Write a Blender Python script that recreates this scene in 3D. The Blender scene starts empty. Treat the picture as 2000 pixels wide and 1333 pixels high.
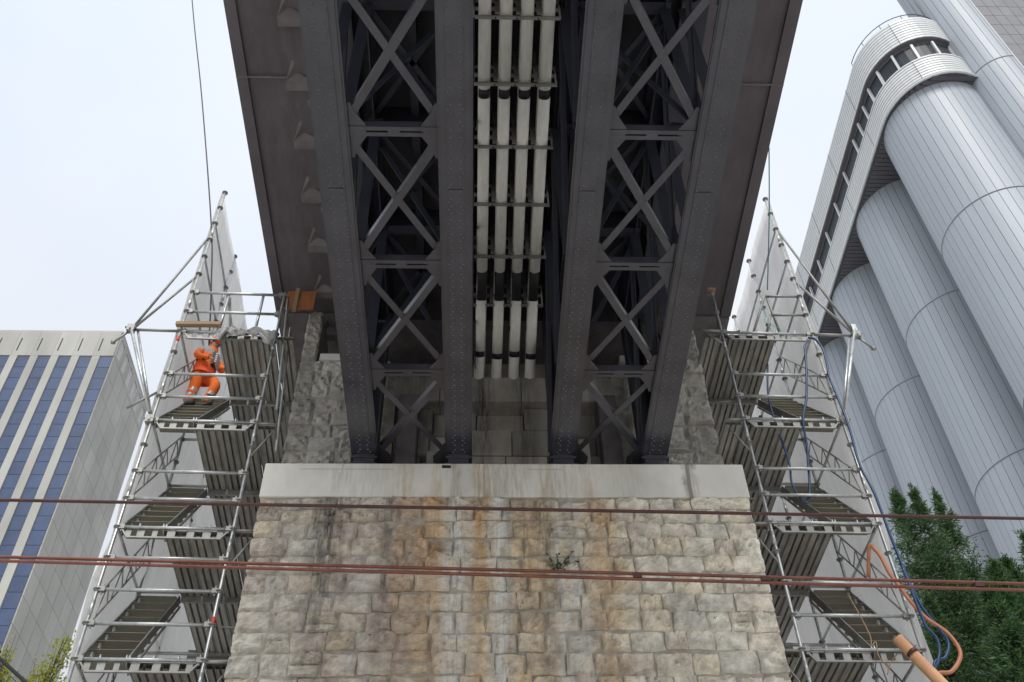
import bpy, bmesh, math, random
from mathutils import Vector, Matrix
random.seed(7)
S = bpy.context.scene
COL = S.collection
R = math.radians

# ------------------------------------------------------------------ camera
cam = bpy.data.cameras.new('camera'); co = bpy.data.objects.new('camera', cam); COL.objects.link(co)
cam.sensor_width = 36.0; cam.lens = 36.117; cam.clip_start = 0.1; cam.clip_end = 3000
rt = Vector((0.99940, -0.02806, -0.02028)); fw = Vector((0.03395, 0.67860, 0.73372)); up = rt.cross(fw).normalized(); rt = fw.cross(up).normalized()
co.matrix_world = Matrix(((rt.x, up.x, -fw.x, 0), (rt.y, up.y, -fw.y, 0), (rt.z, up.z, -fw.z, 1.6), (0, 0, 0, 1)))
S.camera = co

# ------------------------------------------------------------------ sky, sun, exposure
SUN_EL, SUN_AZ = R(48), R(182)          # azimuth from +Y clockwise: behind the camera
w = bpy.data.worlds.new('World'); S.world = w; w.use_nodes = True
nt = w.node_tree; nt.nodes.clear()
def wn(t, **k):
    n = nt.nodes.new(t)
    for a, b in k.items(): setattr(n, a, b)
    return n
out = wn('ShaderNodeOutputWorld'); bg = wn('ShaderNodeBackground'); bg.inputs[1].default_value = 0.1
sky = wn('ShaderNodeTexSky', sky_type='NISHITA', sun_disc=False, sun_elevation=SUN_EL, sun_rotation=SUN_AZ)
tc = wn('ShaderNodeTexCoord'); sep = wn('ShaderNodeSeparateXYZ'); nt.links.new(tc.outputs['Generated'], sep.inputs[0])
ms = wn('ShaderNodeMath', operation='MULTIPLY_ADD', use_clamp=False); ms.inputs[1].default_value = 4.6; ms.inputs[2].default_value = 3.05
mx0 = wn('ShaderNodeMath', operation='MAXIMUM'); mx0.inputs[1].default_value = 0.0
nt.links.new(sep.outputs[2], mx0.inputs[0]); nt.links.new(mx0.outputs[0], ms.inputs[0])      # overcast dome, brighter to the zenith
nz = wn('ShaderNodeTexNoise'); nz.inputs['Scale'].default_value = 1.6; nz.inputs['Detail'].default_value = 4; nz.inputs['Roughness'].default_value = .45
nt.links.new(tc.outputs['Generated'], nz.inputs['Vector'])
cr = wn('ShaderNodeValToRGB'); cr.color_ramp.elements[0].position = .3; cr.color_ramp.elements[1].position = .7
cr.color_ramp.elements[0].color = (.75, .825, .94, 1); cr.color_ramp.elements[1].color = (1, 1, 1, 1)
nt.links.new(nz.outputs[0], cr.inputs[0])
mu = wn('ShaderNodeVectorMath', operation='SCALE'); nt.links.new(cr.outputs[0], mu.inputs[0]); nt.links.new(ms.outputs[0], mu.inputs['Scale'])
mix = wn('ShaderNodeMixRGB'); mix.inputs[0].default_value = .88
nt.links.new(sky.outputs[0], mix.inputs[1]); nt.links.new(mu.outputs[0], mix.inputs[2])
nt.links.new(mix.outputs[0], bg.inputs[0]); nt.links.new(bg.outputs[0], out.inputs[0])
sl = bpy.data.lights.new('sun', 'SUN'); sl.energy = 1.5; sl.angle = R(25); sl.color = (1, .97, .92)
so = bpy.data.objects.new('sun', sl); COL.objects.link(so)
sd = Vector((math.sin(SUN_AZ) * math.cos(SUN_EL), math.cos(SUN_AZ) * math.cos(SUN_EL), math.sin(SUN_EL)))
so.rotation_euler = sd.to_track_quat('Z', 'Y').to_euler(); so.location = (0, -20, 40)
S.view_settings.view_transform = 'Standard'; S.view_settings.look = 'None'; S.view_settings.gamma = 1; S.view_settings.use_curve_mapping = False
S.view_settings.exposure = 0.78
S.cycles.max_bounces = 6; S.cycles.diffuse_bounces = 4; S.cycles.transparent_max_bounces = 6

# ------------------------------------------------------------------ materials
def mat(name, c, rough=.7, metal=0, spec=.5, noise=None, bump=None, rnd=0, coat=0, extra=None):
    """noise=(scale, amount, stretch xyz) multiplies the colour by 1+-amount; bump=(scale, strength, distance); rnd = per-object value spread"""
    m = bpy.data.materials.new(name); m.use_nodes = True
    t = m.node_tree; p = t.nodes['Principled BSDF']
    p.inputs['Roughness'].default_value = rough; p.inputs['Metallic'].default_value = metal
    p.inputs['Specular IOR Level'].default_value = spec
    p.inputs['Coat Weight'].default_value = coat; p.inputs['Coat Roughness'].default_value = .2
    L = t.links.new
    geo = t.nodes.new('ShaderNodeNewGeometry')
    rgb = t.nodes.new('ShaderNodeRGB'); rgb.outputs[0].default_value = (*c, 1); col = rgb.outputs[0]
    def mapped(st):
        mp = t.nodes.new('ShaderNodeMapping'); mp.inputs['Scale'].default_value = st; L(geo.outputs['Position'], mp.inputs[0]); return mp.outputs[0]
    def mul(col, val):
        x = t.nodes.new('ShaderNodeVectorMath'); x.operation = 'SCALE'; L(col, x.inputs[0]); L(val, x.inputs['Scale']); return x.outputs[0]
    if noise:
        n = t.nodes.new('ShaderNodeTexNoise'); n.inputs['Scale'].default_value = noise[0]; n.inputs['Detail'].default_value = 5; n.inputs['Roughness'].default_value = .6
        L(mapped(noise[2] if len(noise) > 2 else (1, 1, 1)), n.inputs['Vector'])
        r = t.nodes.new('ShaderNodeMapRange'); r.inputs['From Min'].default_value = .3; r.inputs['From Max'].default_value = .7
        r.inputs['To Min'].default_value = 1 - noise[1]; r.inputs['To Max'].default_value = 1 + noise[1]; L(n.outputs[0], r.inputs[0])
        col = mul(col, r.outputs[0])
        rr = t.nodes.new('ShaderNodeMapRange'); rr.inputs['To Min'].default_value = max(.05, rough - .12); rr.inputs['To Max'].default_value = min(1, rough + .12)
        L(n.outputs[0], rr.inputs[0]); L(rr.outputs[0], p.inputs['Roughness'])
    if rnd:
        oi = t.nodes.new('ShaderNodeObjectInfo')
        r = t.nodes.new('ShaderNodeMapRange'); r.inputs['To Min'].default_value = 1 - rnd; r.inputs['To Max'].default_value = 1 + rnd
        L(oi.outputs['Random'], r.inputs[0]); col = mul(col, r.outputs[0])
    if extra: col = extra(t, L, geo, col)
    L(col, p.inputs['Base Color'])
    if bump:
        n = t.nodes.new('ShaderNodeTexNoise'); n.inputs['Scale'].default_value = bump[0]; n.inputs['Detail'].default_value = 6; n.inputs['Roughness'].default_value = .65
        L(geo.outputs['Position'], n.inputs['Vector'])
        b = t.nodes.new('ShaderNodeBump'); b.inputs['Strength'].default_value = bump[1]; b.inputs['Distance'].default_value = bump[2]
        L(n.outputs[0], b.inputs['Height']); L(b.outputs[0], p.inputs['Normal'])
    return m

def streaks(color, xs, zr, amount=1.0, wob=.06, brk=(2.2, .9)):
    """vertical runs of a stain: list of (x centre, half width, weight), fading over the height range zr=(z top, length)"""
    def f(t, L, geo, col):
        s = t.nodes.new('ShaderNodeSeparateXYZ'); L(geo.outputs['Position'], s.inputs[0])
        nn = t.nodes.new('ShaderNodeTexNoise'); nn.inputs['Scale'].default_value = 5; nn.inputs['Detail'].default_value = 4; L(geo.outputs['Position'], nn.inputs['Vector'])
        mp = t.nodes.new('ShaderNodeMapping'); mp.inputs['Scale'].default_value = (9, 2, brk[1]); L(geo.outputs['Position'], mp.inputs[0])
        n2 = t.nodes.new('ShaderNodeTexNoise'); n2.inputs['Scale'].default_value = brk[0]; n2.inputs['Detail'].default_value = 5; n2.inputs['Roughness'].default_value = .7; L(mp.outputs[0], n2.inputs['Vector'])
        def M(op, a, b, c=None, clamp=False):
            x = t.nodes.new('ShaderNodeMath'); x.operation = op; x.use_clamp = clamp
            for i, v in enumerate((a, b, c)):
                if v is None: continue
                if isinstance(v, (int, float)): x.inputs[i].default_value = v
                else: L(v, x.inputs[i])
            return x.outputs[0]
        xw = M('ADD', s.outputs[0], M('MULTIPLY', M('SUBTRACT', nn.outputs[0], .5), wob * 2))
        tot = None
        for x0, hw, wt in xs:
            d = M('DIVIDE', M('ABSOLUTE', M('SUBTRACT', xw, x0), 0), hw)
            v = M('MULTIPLY', M('SUBTRACT', 1.3, d, clamp=True), wt)
            tot = v if tot is None else M('MAXIMUM', tot, v)
        if zr:
            fz = M('SUBTRACT', 1, M('DIVIDE', M('SUBTRACT', zr[0], s.outputs[2]), zr[1]), clamp=True)
            tot = M('MULTIPLY', tot, fz)
        r = t.nodes.new('ShaderNodeMapRange'); r.inputs['From Min'].default_value = .36; r.inputs['From Max'].default_value = .6; L(n2.outputs[0], r.inputs[0])
        fac = M('MULTIPLY', M('MULTIPLY', tot, r.outputs[0]), amount, clamp=True)
        x = t.nodes.new('ShaderNodeMixRGB'); L(fac, x.inputs[0]); L(col, x.inputs[1]); x.inputs[2].default_value = (*color, 1)
        return x.outputs[0]
    return f
def chain(*fs):
    def f(t, L, geo, col):
        for g in fs: col = g(t, L, geo, col)
        return col
    return f
def stone_pick(palette):
    def f(t, L, geo, col):
        oi = t.nodes.new('ShaderNodeObjectInfo'); cr = t.nodes.new('ShaderNodeValToRGB'); e = cr.color_ramp.elements
        while len(e) < len(palette): e.new(.5)
        for i, c in enumerate(palette): e[i].position = i / (len(palette) - 1); e[i].color = (*c, 1)
        L(oi.outputs['Random'], cr.inputs[0])
        x = t.nodes.new('ShaderNodeMixRGB'); x.blend_type = 'MULTIPLY'; x.inputs[0].default_value = 1; L(cr.outputs[0], x.inputs[1]); L(col, x.inputs[2]); return x.outputs[0]
    return f
def along_x(stops, x0, x1):
    def f(t, L, geo, col):
        s = t.nodes.new('ShaderNodeSeparateXYZ'); L(geo.outputs['Position'], s.inputs[0])
        n = t.nodes.new('ShaderNodeTexNoise'); n.inputs['Scale'].default_value = 2.2; n.inputs['Detail'].default_value = 5; L(geo.outputs['Position'], n.inputs['Vector'])
        a = t.nodes.new('ShaderNodeMath'); a.operation = 'MULTIPLY_ADD'; L(n.outputs[0], a.inputs[0]); a.inputs[1].default_value = 2.4; L(s.outputs[0], a.inputs[2])
        r = t.nodes.new('ShaderNodeMapRange'); r.inputs['From Min'].default_value = x0 + 1.2; r.inputs['From Max'].default_value = x1 + 1.2; L(a.outputs[0], r.inputs[0])
        cr = t.nodes.new('ShaderNodeValToRGB'); e = cr.color_ramp.elements
        while len(e) < len(stops): e.new(.5)
        for i, (q, c) in enumerate(stops): e[i].position = q; e[i].color = (*c, 1)
        L(r.outputs[0], cr.inputs[0])
        x = t.nodes.new('ShaderNodeMixRGB'); x.blend_type = 'MULTIPLY'; x.inputs[0].default_value = 1; L(cr.outputs[0], x.inputs[1]); L(col, x.inputs[2]); return x.outputs[0]
    return f

M_STONE = mat('rubble_sandstone', (1, 1, 1), .9, noise=(5, .42), bump=(11, 1, .06), extra=chain(
    stone_pick([(.70, .665, .59), (.70, .615, .49), (.58, .56, .52), (.78, .75, .68), (.60, .53, .475), (.73, .695, .62), (.57, .535, .485)]),
    along_x([(0, (.90, .885, .84)), (.3, (.80, .74, .70)), (.46, (1.02, .92, .76)), (.62, (.92, .85, .75)), (.75, (1.12, 1.10, 1.02)), (1, (1.26, 1.26, 1.2))], -3.1, 4.0),
    streaks((.045, .043, .04), [(-2.05, .24, 1.2), (.42, .08, 1), (.95, .16, .8), (-.35, .05, .8), (1.3, .1, .6), (-1.2, .12, .6), (-2.7, .2, .4), (.7, .1, .6)], (11.3, 3.9), 1),
    streaks((.62, .34, .11), [(-.65, .28, .95), (.05, .09, 1.1), (1.75, .22, .95), (.75, .2, .35), (-1.0, .12, .7)], (11.4, 5), .88),
    streaks((.80, .80, .76), [(-.28, .18, 1.3), (.33, .15, 1.4), (1.15, .1, .9), (2.5, .6, .45), (-2.55, .45, .45), (1.35, .14, .9), (3.3, .4, .4), (-1.5, .2, .4)], None, .8)))
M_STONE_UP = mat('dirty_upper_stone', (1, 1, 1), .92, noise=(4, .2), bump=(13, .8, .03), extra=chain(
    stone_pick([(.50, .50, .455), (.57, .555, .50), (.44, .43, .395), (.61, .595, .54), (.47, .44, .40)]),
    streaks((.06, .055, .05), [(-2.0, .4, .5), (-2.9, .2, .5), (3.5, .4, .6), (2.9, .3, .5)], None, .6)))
M_ASHLAR = mat('smooth_ashlar', (.46, .43, .38), .85, noise=(2.5, .3, (1, 1, .5)), bump=(25, .3, .01), rnd=.3,
               extra=streaks((.07, .06, .05), [(-1.0, .3, .7), (.1, .2, .8), (.8, .2, .6), (1.4, .2, .5), (2.2, .4, .6)], None, .8))
M_MORTAR = mat('lime_mortar', (.40, .37, .32), .95, noise=(8, .3), bump=(40, .5, .01), extra=streaks((.07, .065, .06), [(-2.05, .25, 1), (.5, .2, .6)], None, .8))
M_CAP = mat('cap_concrete', (.74, .725, .665), .85, noise=(1.6, .14, (1, 1, .5)), bump=(30, .25, .006), extra=chain(
    streaks((.44, .28, .12), [(-1.0, .12, .6), (-.55, .1, .6), (.08, .12, .9), (1.0, .09, .6), (1.62, .12, .55)], None, .8),
    streaks((.30, .25, .18), [(.35, .5, .6), (-.3, .12, .8), (-1.5, .7, .3), (1.2, .4, .5), (2.2, .3, .3)], None, .8),
    streaks((.12, .11, .09), [(-2.0, .07, .8), (-1.85, .05, .5)], (11.5, .7), .8),
    streaks((.28, .26, .22), [(3.12, .1, 1.4)], None, 1.0, wob=.12, brk=(1, .3)),
    streaks((.7, .7, .68), [(1.25, .03, .9), (1.85, .02, .7), (-.2, .02, .6)], None, .8)))
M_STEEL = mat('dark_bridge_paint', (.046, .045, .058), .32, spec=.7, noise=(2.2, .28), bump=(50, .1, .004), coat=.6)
M_STEEL_SHADE = mat('inner_steel_painted_shade', (.028, .030, .042), .5, spec=.4, noise=(3, .2))  # bridge paint for inner members, with the truss interior's shade put into the colour
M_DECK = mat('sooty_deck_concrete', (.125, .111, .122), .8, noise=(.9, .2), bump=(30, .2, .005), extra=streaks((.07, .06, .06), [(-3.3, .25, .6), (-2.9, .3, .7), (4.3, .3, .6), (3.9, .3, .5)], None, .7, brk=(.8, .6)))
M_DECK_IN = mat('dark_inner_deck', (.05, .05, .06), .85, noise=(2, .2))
M_BRACKET = mat('bracket_concrete', (.17, .155, .158), .8, noise=(4, .25), bump=(30, .2, .005))
M_PIPE = mat('cream_pipe', (.88, .865, .80), .45, noise=(6, .07, (3, 1, 3)), extra=streaks((.3, .26, .2), [(.08, .03, .2), (.37, .02, .25), (.66, .02, .2), (.95, .03, .2)], None, .4))
M_RUBBER = mat('black_rubber', (.012, .013, .017), .6)
M_GALV = mat('galvanised_tube', (.50, .52, .51), .42, metal=.75, noise=(9, .22), bump=(80, .05, .002))
M_GALV_D = mat('dull_galvanised', (.29, .29, .275), .55, metal=.5, noise=(7, .25))
M_PLANK = mat('steel_plank', (.36, .345, .31), .6, metal=.25, noise=(5, .3, (2, .5, 2)), rnd=.18)
M_TREAD = mat('olive_tread', (.27, .255, .20), .6, metal=.2, noise=(9, .15, (1, 6, 1)), rnd=.1)
M_RED = mat('red_band', (.62, .05, .04), .5, noise=(20, .15))
M_WOOD = mat('weathered_board', (.32, .22, .13), .8, noise=(8, .3, (1, 12, 12)), bump=(40, .2, .004))
M_FORM = mat('orange_formwork', (.36, .13, .05), .6, noise=(7, .22, (6, 1, 1)))
M_BAND = mat('black_cloth', (.02, .02, .025), .8, noise=(30, .2))
M_BLUE = mat('blue_hose', (.012, .05, .14), .4, noise=(12, .2))
M_ORHOSE = mat('orange_hose', (.50, .19, .10), .45, noise=(12, .15))
M_TUBE = mat('peach_duct', (.66, .36, .2), .55, noise=(5, .15))
M_COPPER = mat('copper_wire', (.24, .095, .07), .38, metal=.6, noise=(8, .25))
M_DWIRE = mat('dark_wire', (.10, .045, .04), .45, metal=.4, noise=(8, .25))
M_CABLE = mat('black_cable', (.02, .02, .025), .6)
M_TEAL = mat('teal_rope', (.10, .30, .32), .7)
M_GREEN = mat('green_string', (.12, .55, .30), .7)
M_SILO = mat('silo_cladding', (.355, .39, .435), .5, metal=0, noise=(.5, .07, (1, 1, .12)), rnd=.05, bump=(.8, .12, .03))
M_SILOG = mat('cladding_groove', (.19, .205, .23), .8, noise=(1, .1))
M_WHITE = mat('gallery_cladding', (.60, .62, .625), .45, noise=(.4, .05), rnd=.03)
M_SOFF = mat('grey_soffit', (.10, .10, .115), .7, noise=(.5, .1))
M_GLASS = mat('dark_window', (.022, .026, .034), .4, spec=.2, noise=(.7, .3))
M_TILE = mat('grey_tile', (.20, .20, .215), .55, noise=(.6, .1), rnd=.06)
M_FACADE = mat('facade_concrete', (.40, .397, .372), .85, noise=(.35, .16, (1, 1, .3)), bump=(3, .2, .02), rnd=.07)
M_FACADE_D = mat('facade_joint', (.22, .218, .205), .9, noise=(.5, .15))
M_GROOVE = mat('board_groove', (.10, .108, .125), .8, noise=(1, .1))
M_PV = mat('solar_glass', (.050, .078, .155), .45, spec=.35, noise=(.8, .15), rnd=.12)
M_PVF = mat('panel_joint', (.075, .09, .14), .5, noise=(1, .1))
M_BARK = mat('bark', (.09, .07, .05), .9, noise=(9, .3), bump=(20, .6, .02))
def leafmat(name, c, r):
    m = mat(name, c, .55, noise=(2.0, .45), rnd=.0)
    t = m.node_tree; p = t.nodes['Principled BSDF']; o = t.nodes['Material Output']
    tr = t.nodes.new('ShaderNodeBsdfTranslucent'); tr.inputs[0].default_value = (c[0] * 1.5, c[1] * 1.5, c[2], 1)
    mxs = t.nodes.new('ShaderNodeMixShader'); mxs.inputs[0].default_value = r
    t.links.new(p.outputs[0], mxs.inputs[1]); t.links.new(tr.outputs[0], mxs.inputs[2]); t.links.new(mxs.outputs[0], o.inputs[0]); return m
M_YEW = leafmat('yew_needles', (.040, .088, .036), .3)
M_YEW2 = leafmat('light_needles', (.085, .155, .06), .35)
M_LEAF = leafmat('yellow_green_leaf', (.25, .27, .05), .5)
M_IVY = leafmat('wall_plant_leaf', (.05, .08, .03), .2)
M_ORLEAF = leafmat('orange_leaf', (.45, .14, .03), .4)
def tarp(name, c, tr):
    m = mat(name, c, .6, noise=(1.6, .15, (1, 3, .3)), bump=(4, .5, .07))
    t = m.node_tree; p = t.nodes['Principled BSDF']; o = t.nodes['Material Output']
    b = t.nodes.new('ShaderNodeBsdfTranslucent'); b.inputs[0].default_value = (*[min(.9, v * 1.12) for v in c], 1)
    x = t.nodes.new('ShaderNodeMixShader'); x.inputs[0].default_value = tr
    t.links.new(p.outputs[0], x.inputs[1]); t.links.new(b.outputs[0], x.inputs[2]); t.links.new(x.outputs[0], o.inputs[0]); return m
M_TARP = tarp('white_sheeting', (.86, .845, .82), .62)
M_PLASTIC = tarp('crumpled_plastic', (.75, .75, .74), .35)
M_HIVIS = mat('hi_vis_orange', (.95, .19, .02), .75, noise=(12, .12), bump=(14, .5, .02))
M_HIVIS_R = mat('hi_vis_red_orange', (.92, .11, .02), .75, noise=(12, .12), bump=(14, .5, .02))
M_CLOTHG = mat('grey_cloth', (.42, .42, .43), .8, noise=(14, .12), bump=(14, .5, .02))
M_REFL = mat('reflective_tape', (.6, .6, .6), .35, metal=.3)
M_NAVY = mat('navy_cloth', (.03, .04, .09), .8)
M_SKIN = mat('skin', (.48, .28, .2), .6, noise=(20, .1))
M_BOOT = mat('black_boot', (.02, .018, .018), .6)
M_GROUND = mat('gravel_yard', (.52, .50, .47), .95, noise=(1.5, .25), bump=(20, .4, .02))

# ------------------------------------------------------------------ mesh helpers
class MB:
    def __init__(s): s.v = []; s.f = []; s.mi = []; s.sm = []; s.cur = 0
    def add(s, vs, fs, smooth=False):
        o = len(s.v); s.v += [tuple(v) for v in vs]
        for f in fs: s.f.append(tuple(i + o for i in f)); s.mi.append(s.cur); s.sm.append(smooth)
        return s
    def box(s, x0, x1, y0, y1, z0, z1):
        v = [(x, y, z) for x in (x0, x1) for y in (y0, y1) for z in (z0, z1)]
        return s.add(v, [(0, 1, 3, 2), (4, 6, 7, 5), (0, 4, 5, 1), (2, 3, 7, 6), (0, 2, 6, 4), (1, 5, 7, 3)])
    def bar(s, a, b, wx, wz, upv=(0, 0, 1), off=(0, 0)):
        """rectangular bar a-b; width wx sideways, wz along the up direction; off shifts it in those two"""
        a, b = Vector(a), Vector(b); d = (b - a).normalized(); u = Vector(upv); x = d.cross(u)
        if x.length < 1e-4: x = d.cross(Vector((0, 1, 0)))
        x.normalize(); u = x.cross(d).normalized(); a = a + x * off[0] + u * off[1]; b = b + x * off[0] + u * off[1]
        v = []
        for p in (a, b):
            for i, j in ((-1, -1), (1, -1), (1, 1), (-1, 1)): v.append(p + x * (i * wx / 2) + u * (j * wz / 2))
        return s.add(v, [(0, 3, 2, 1), (4, 5, 6, 7), (0, 1, 5, 4), (1, 2, 6, 5), (2, 3, 7, 6), (3, 0, 4, 7)])
    def tube(s, pts, r, n=8, cap=True):
        pts = [Vector(p) for p in pts]; rs = r if isinstance(r, (list, tuple)) else [r] * len(pts)
        d0 = (pts[1] - pts[0]).normalized(); x = d0.cross(Vector((0, 0, 1)))
        if x.length < 1e-3: x = d0.cross(Vector((0, 1, 0)))
        x.normalize(); v = []
        for i, p in enumerate(pts):
            d = (pts[min(i + 1, len(pts) - 1)] - pts[max(i - 1, 0)]).normalized()
            x = (x - d * x.dot(d)).normalized(); y = d.cross(x)
            v += [p + (x * math.cos(2 * math.pi * k / n) + y * math.sin(2 * math.pi * k / n)) * rs[i] for k in range(n)]
        f = [(i * n + k, i * n + (k + 1) % n, (i + 1) * n + (k + 1) % n, (i + 1) * n + k) for i in range(len(pts) - 1) for k in range(n)]
        s.add(v, f, True)
        if cap:
            o = len(s.v) - len(v)
            s.f += [tuple(o + k for k in reversed(range(n))), tuple(o + (len(pts) - 1) * n + k for k in range(n))]; s.mi += [s.cur] * 2; s.sm += [False] * 2
        return s
    def ext(s, prof, y0, y1):
        """open (x, z) profile extruded along y"""
        n = len(prof); v = [(x, y, z) for y in (y0, y1) for x, z in prof]
        return s.add(v, [(i, i + 1, n + i + 1, n + i) for i in range(n - 1)])
    def poly(s, pts2, z0, z1):
        """closed plan outline with vertical walls and caps"""
        n = len(pts2); v = [(x, y, z) for z in (z0, z1) for x, y in pts2]
        return s.add(v, [(i, (i + 1) % n, n + (i + 1) % n, n + i) for i in range(n)] + [tuple(reversed(range(n))), tuple(range(n, 2 * n))])
    def mesh(s, name, mats):
        me = bpy.data.meshes.new(name); me.from_pydata(s.v, [], s.f)
        for m in (mats if isinstance(mats, (list, tuple)) else [mats]): me.materials.append(m)
        me.polygons.foreach_set('material_index', s.mi); me.polygons.foreach_set('use_smooth', s.sm); me.update(); return me
    def build(s, name, mats, parent=None, **kw): return put(name, s.mesh(name, mats), parent, **kw)
def put(name, me, parent=None, loc=None, rot=None, scale=None, kind=None, label=None):
    o = bpy.data.objects.new(name, me); COL.objects.link(o)
    if parent: o.parent = parent
    if loc is not None: o.location = loc
    if rot is not None: o.rotation_euler = rot
    if scale is not None: o.scale = scale
    if kind: o['kind'] = kind
    if label: o['label'] = label
    return o
def tag(o, label, cat, group=None):
    o['label'] = label; o['category'] = cat
    if group: o['group'] = group
    return o
def thing(name, label, cat, loc=(0, 0, 0), rz=0, group=None):
    o = bpy.data.objects.new(name, None); o.empty_display_size = .3; COL.objects.link(o); o.location = loc; o.rotation_euler = (0, 0, rz)
    return tag(o, label, cat, group)
def bevel(o, wdt, seg=2):
    m = o.modifiers.new('bevel', 'BEVEL'); m.width = wdt; m.segments = seg; m.limit_method = 'ANGLE'; return o

# ------------------------------------------------------------------ setting: ground
g = MB(); g.add([(-1500, -1500, 0), (1500, -1500, 0), (1500, 1500, 0), (-1500, 1500, 0)], [(0, 1, 2, 3)])
put('ground', g.mesh('ground', M_GROUND), kind='structure')

# ------------------------------------------------------------------ stone pier
PX0, PX1, PY = -3.06, 3.93, 11.62
pier = thing('stone_pier', 'rough stone bridge pier with pale concrete cap under the steel girders', 'bridge pier', (0, 0, 0))
core = MB(); core.box(PX0 + .03, PX1 - .03, PY + .004, 16.5, 0, 10.84); core.build('pier_core', M_MORTAR, pier)
def stone_mesh(seed):
    rnd = random.Random(seed); nx, nz = 9, 7; v = []; f = []
    ph = [rnd.uniform(0, 6.28) for _ in range(6)]; kx, kz = rnd.uniform(3, 7), rnd.uniform(3, 7)
    tilt = rnd.uniform(-.03, .03); tz = rnd.uniform(-.03, .03)
    for j in range(nz + 1):
        for i in range(nx + 1):
            x = i / nx - .5; z = j / nz - .5
            e = min(.5 - abs(x), (.5 - abs(z)) * .8)
            ex = max(0, min(1, e / .10)); prof = math.sqrt(1 - (1 - ex) ** 2)
            y = -.05 * prof - ex * (.024 * math.sin(kx * x * 2 + ph[0]) * math.cos(kz * z * 2 + ph[1]) + .016 * math.sin(9 * x + 7 * z + ph[2]) + tilt * x * 1.5 + tz * z * 1.5 + rnd.uniform(-.02, .02))
            jx = rnd.uniform(-.012, .012) if 0 < i < nx else (.03 * math.sin(4 * z + ph[3]) + rnd.uniform(-.02, .01)) * (-1 if i == 0 else 1) * .7
            jz = rnd.uniform(-.012, .012) if 0 < j < nz else (.045 * math.sin(5 * x + ph[4]) + rnd.uniform(-.022, .012)) * (-1 if j == 0 else 1) * .7
            cx = abs(x) * 2; cz = abs(z) * 2
            rx = 1 - .035 * max(0, cz - .7) / .3; rz_ = 1 - .05 * max(0, cx - .8) / .2
            v.append((x * rx + jx, y, z * rz_ + jz))
    W = nx + 1
    f = [(j * W + i, j * W + i + 1, (j + 1) * W + i + 1, (j + 1) * W + i) for j in range(nz) for i in range(nx)]
    rim = list(range(0, W)) + [j * W + nx for j in range(1, nz + 1)] + [nz * W + i for i in range(nx - 1, -1, -1)] + [j * W for j in range(nz - 1, 0, -1)]
    o = len(v); v += [(v[k][0], .07, v[k][2]) for k in rim]
    f += [(rim[k], o + k, o + (k + 1) % len(rim), rim[(k + 1) % len(rim)]) for k in range(len(rim))]
    mb = MB(); mb.add(v, f, False); return mb
STONES = [stone_mesh(100 + k) for k in range(22)]
ST_A = [m.mesh('stone', M_STONE) for m in STONES]; ST_B = [m.mesh('stone', M_STONE_UP) for m in STONES]
def course(x0, x1, y, z0, z1, meshes, wmin, wmax, parent):
    x = x0; rnd = random
    while x < x1 - .02:
        wd = rnd.uniform(wmin, wmax)
        if x1 - x - wd < wmin * .75: wd = x1 - x
        if wd > wmax * 1.25: wd /= 2
        gp = .011; h = z1 - z0 + rnd.uniform(-.012, .012)
        flip = rnd.random() < .5
        zo = .022 * math.sin(x * 1.3 + z0 * 5) + .012 * math.sin(x * 3.1 + z0 * 9)
        parts = [(z0 + zo, z1 + zo)]
        if h > .28 and rnd.random() < .05:
            zm = z0 + zo + h * rnd.uniform(.4, .6); parts = [(z0 + zo, zm), (zm, z1 + zo)]
        for a, b in parts:
            put('stone', rnd.choice(meshes), parent, loc=(x + wd / 2, y + rnd.uniform(-.022, .012), (a + b) / 2 + rnd.uniform(-.008, .008)),
                rot=(0, R(180) * flip + R(rnd.uniform(-1.8, 1.8)), 0), scale=(wd - gp, rnd.uniform(.6, 1.3), b - a - gp + rnd.uniform(-.012, .012)))
        x += wd
z = 10.83
for k, h in enumerate([.19, .22, .28, .3, .27, .3, .28, .31, .28, .32, .3]):
    course(PX0, PX1, PY, z - h, z, ST_A, .27 if k > 1 else .24, .52, pier); z -= h
low = MB(); low.box(PX0, PX1, PY - .05, PY + .1, 0, z - .02); low.build('lower_facing', M_STONE, pier)
cap = MB(); cap.box(PX0 - .012, PX1 + .012, PY - .045, 12.7, 10.845, 11.462); c_ = bevel(cap.build('cap_beam', M_CAP, pier), .018)
nub = MB(); nub.box(-.50, -.37, PY - .075, PY - .04, 11.37, 11.40); nub.build('drain_spout', M_RUBBER, pier)
for jx0, jx1, jz in ((-2.55, -1.2, 11.345), (.75, 1.25, 11.35)):                      # fine shutter joints in the cap face
    j = MB(); j.box(jx0, jx1, PY - .0465, PY - .04, jz, jz + .005); j.build('shutter_joint', M_BRACKET, pier)
# upper pier behind the girders
UY = 12.42
for q in ((PX0 + .03, -1.35, UY, 16.5, 11.463, 14.42), (2.3, PX1 - .03, UY, 16.5, 11.463, 14.42), (PX0 + .03, -2.8, UY, 13.4, 14.421, 15.75), (3.62, PX1 - .03, UY, 13.4, 14.421, 15.75)):
    MB().box(*q).build('upper_core', M_MORTAR, pier)
z = 11.47
while z < 14.3:
    h = random.uniform(.27, .34)
    course(PX0, -1.5, UY, z, z + h, ST_B, .28, .52, pier); course(2.5, PX1, UY, z, z + h, ST_B, .3, .52, pier); z += h
while z < 15.6:
    h = random.uniform(.22, .3)
    course(PX0, -2.78, UY, z, z + h, ST_B, .26, .34, pier); course(3.6, PX1, UY, z, z + h, ST_B, .3, .36, pier); z += h
for a, b in ((-2.72, -1.6), (2.5, 3.55)): MB().box(a, b, UY - .05, UY + .5, 14.47, 14.62).build('bearing_ledge', M_CAP, pier)
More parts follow.
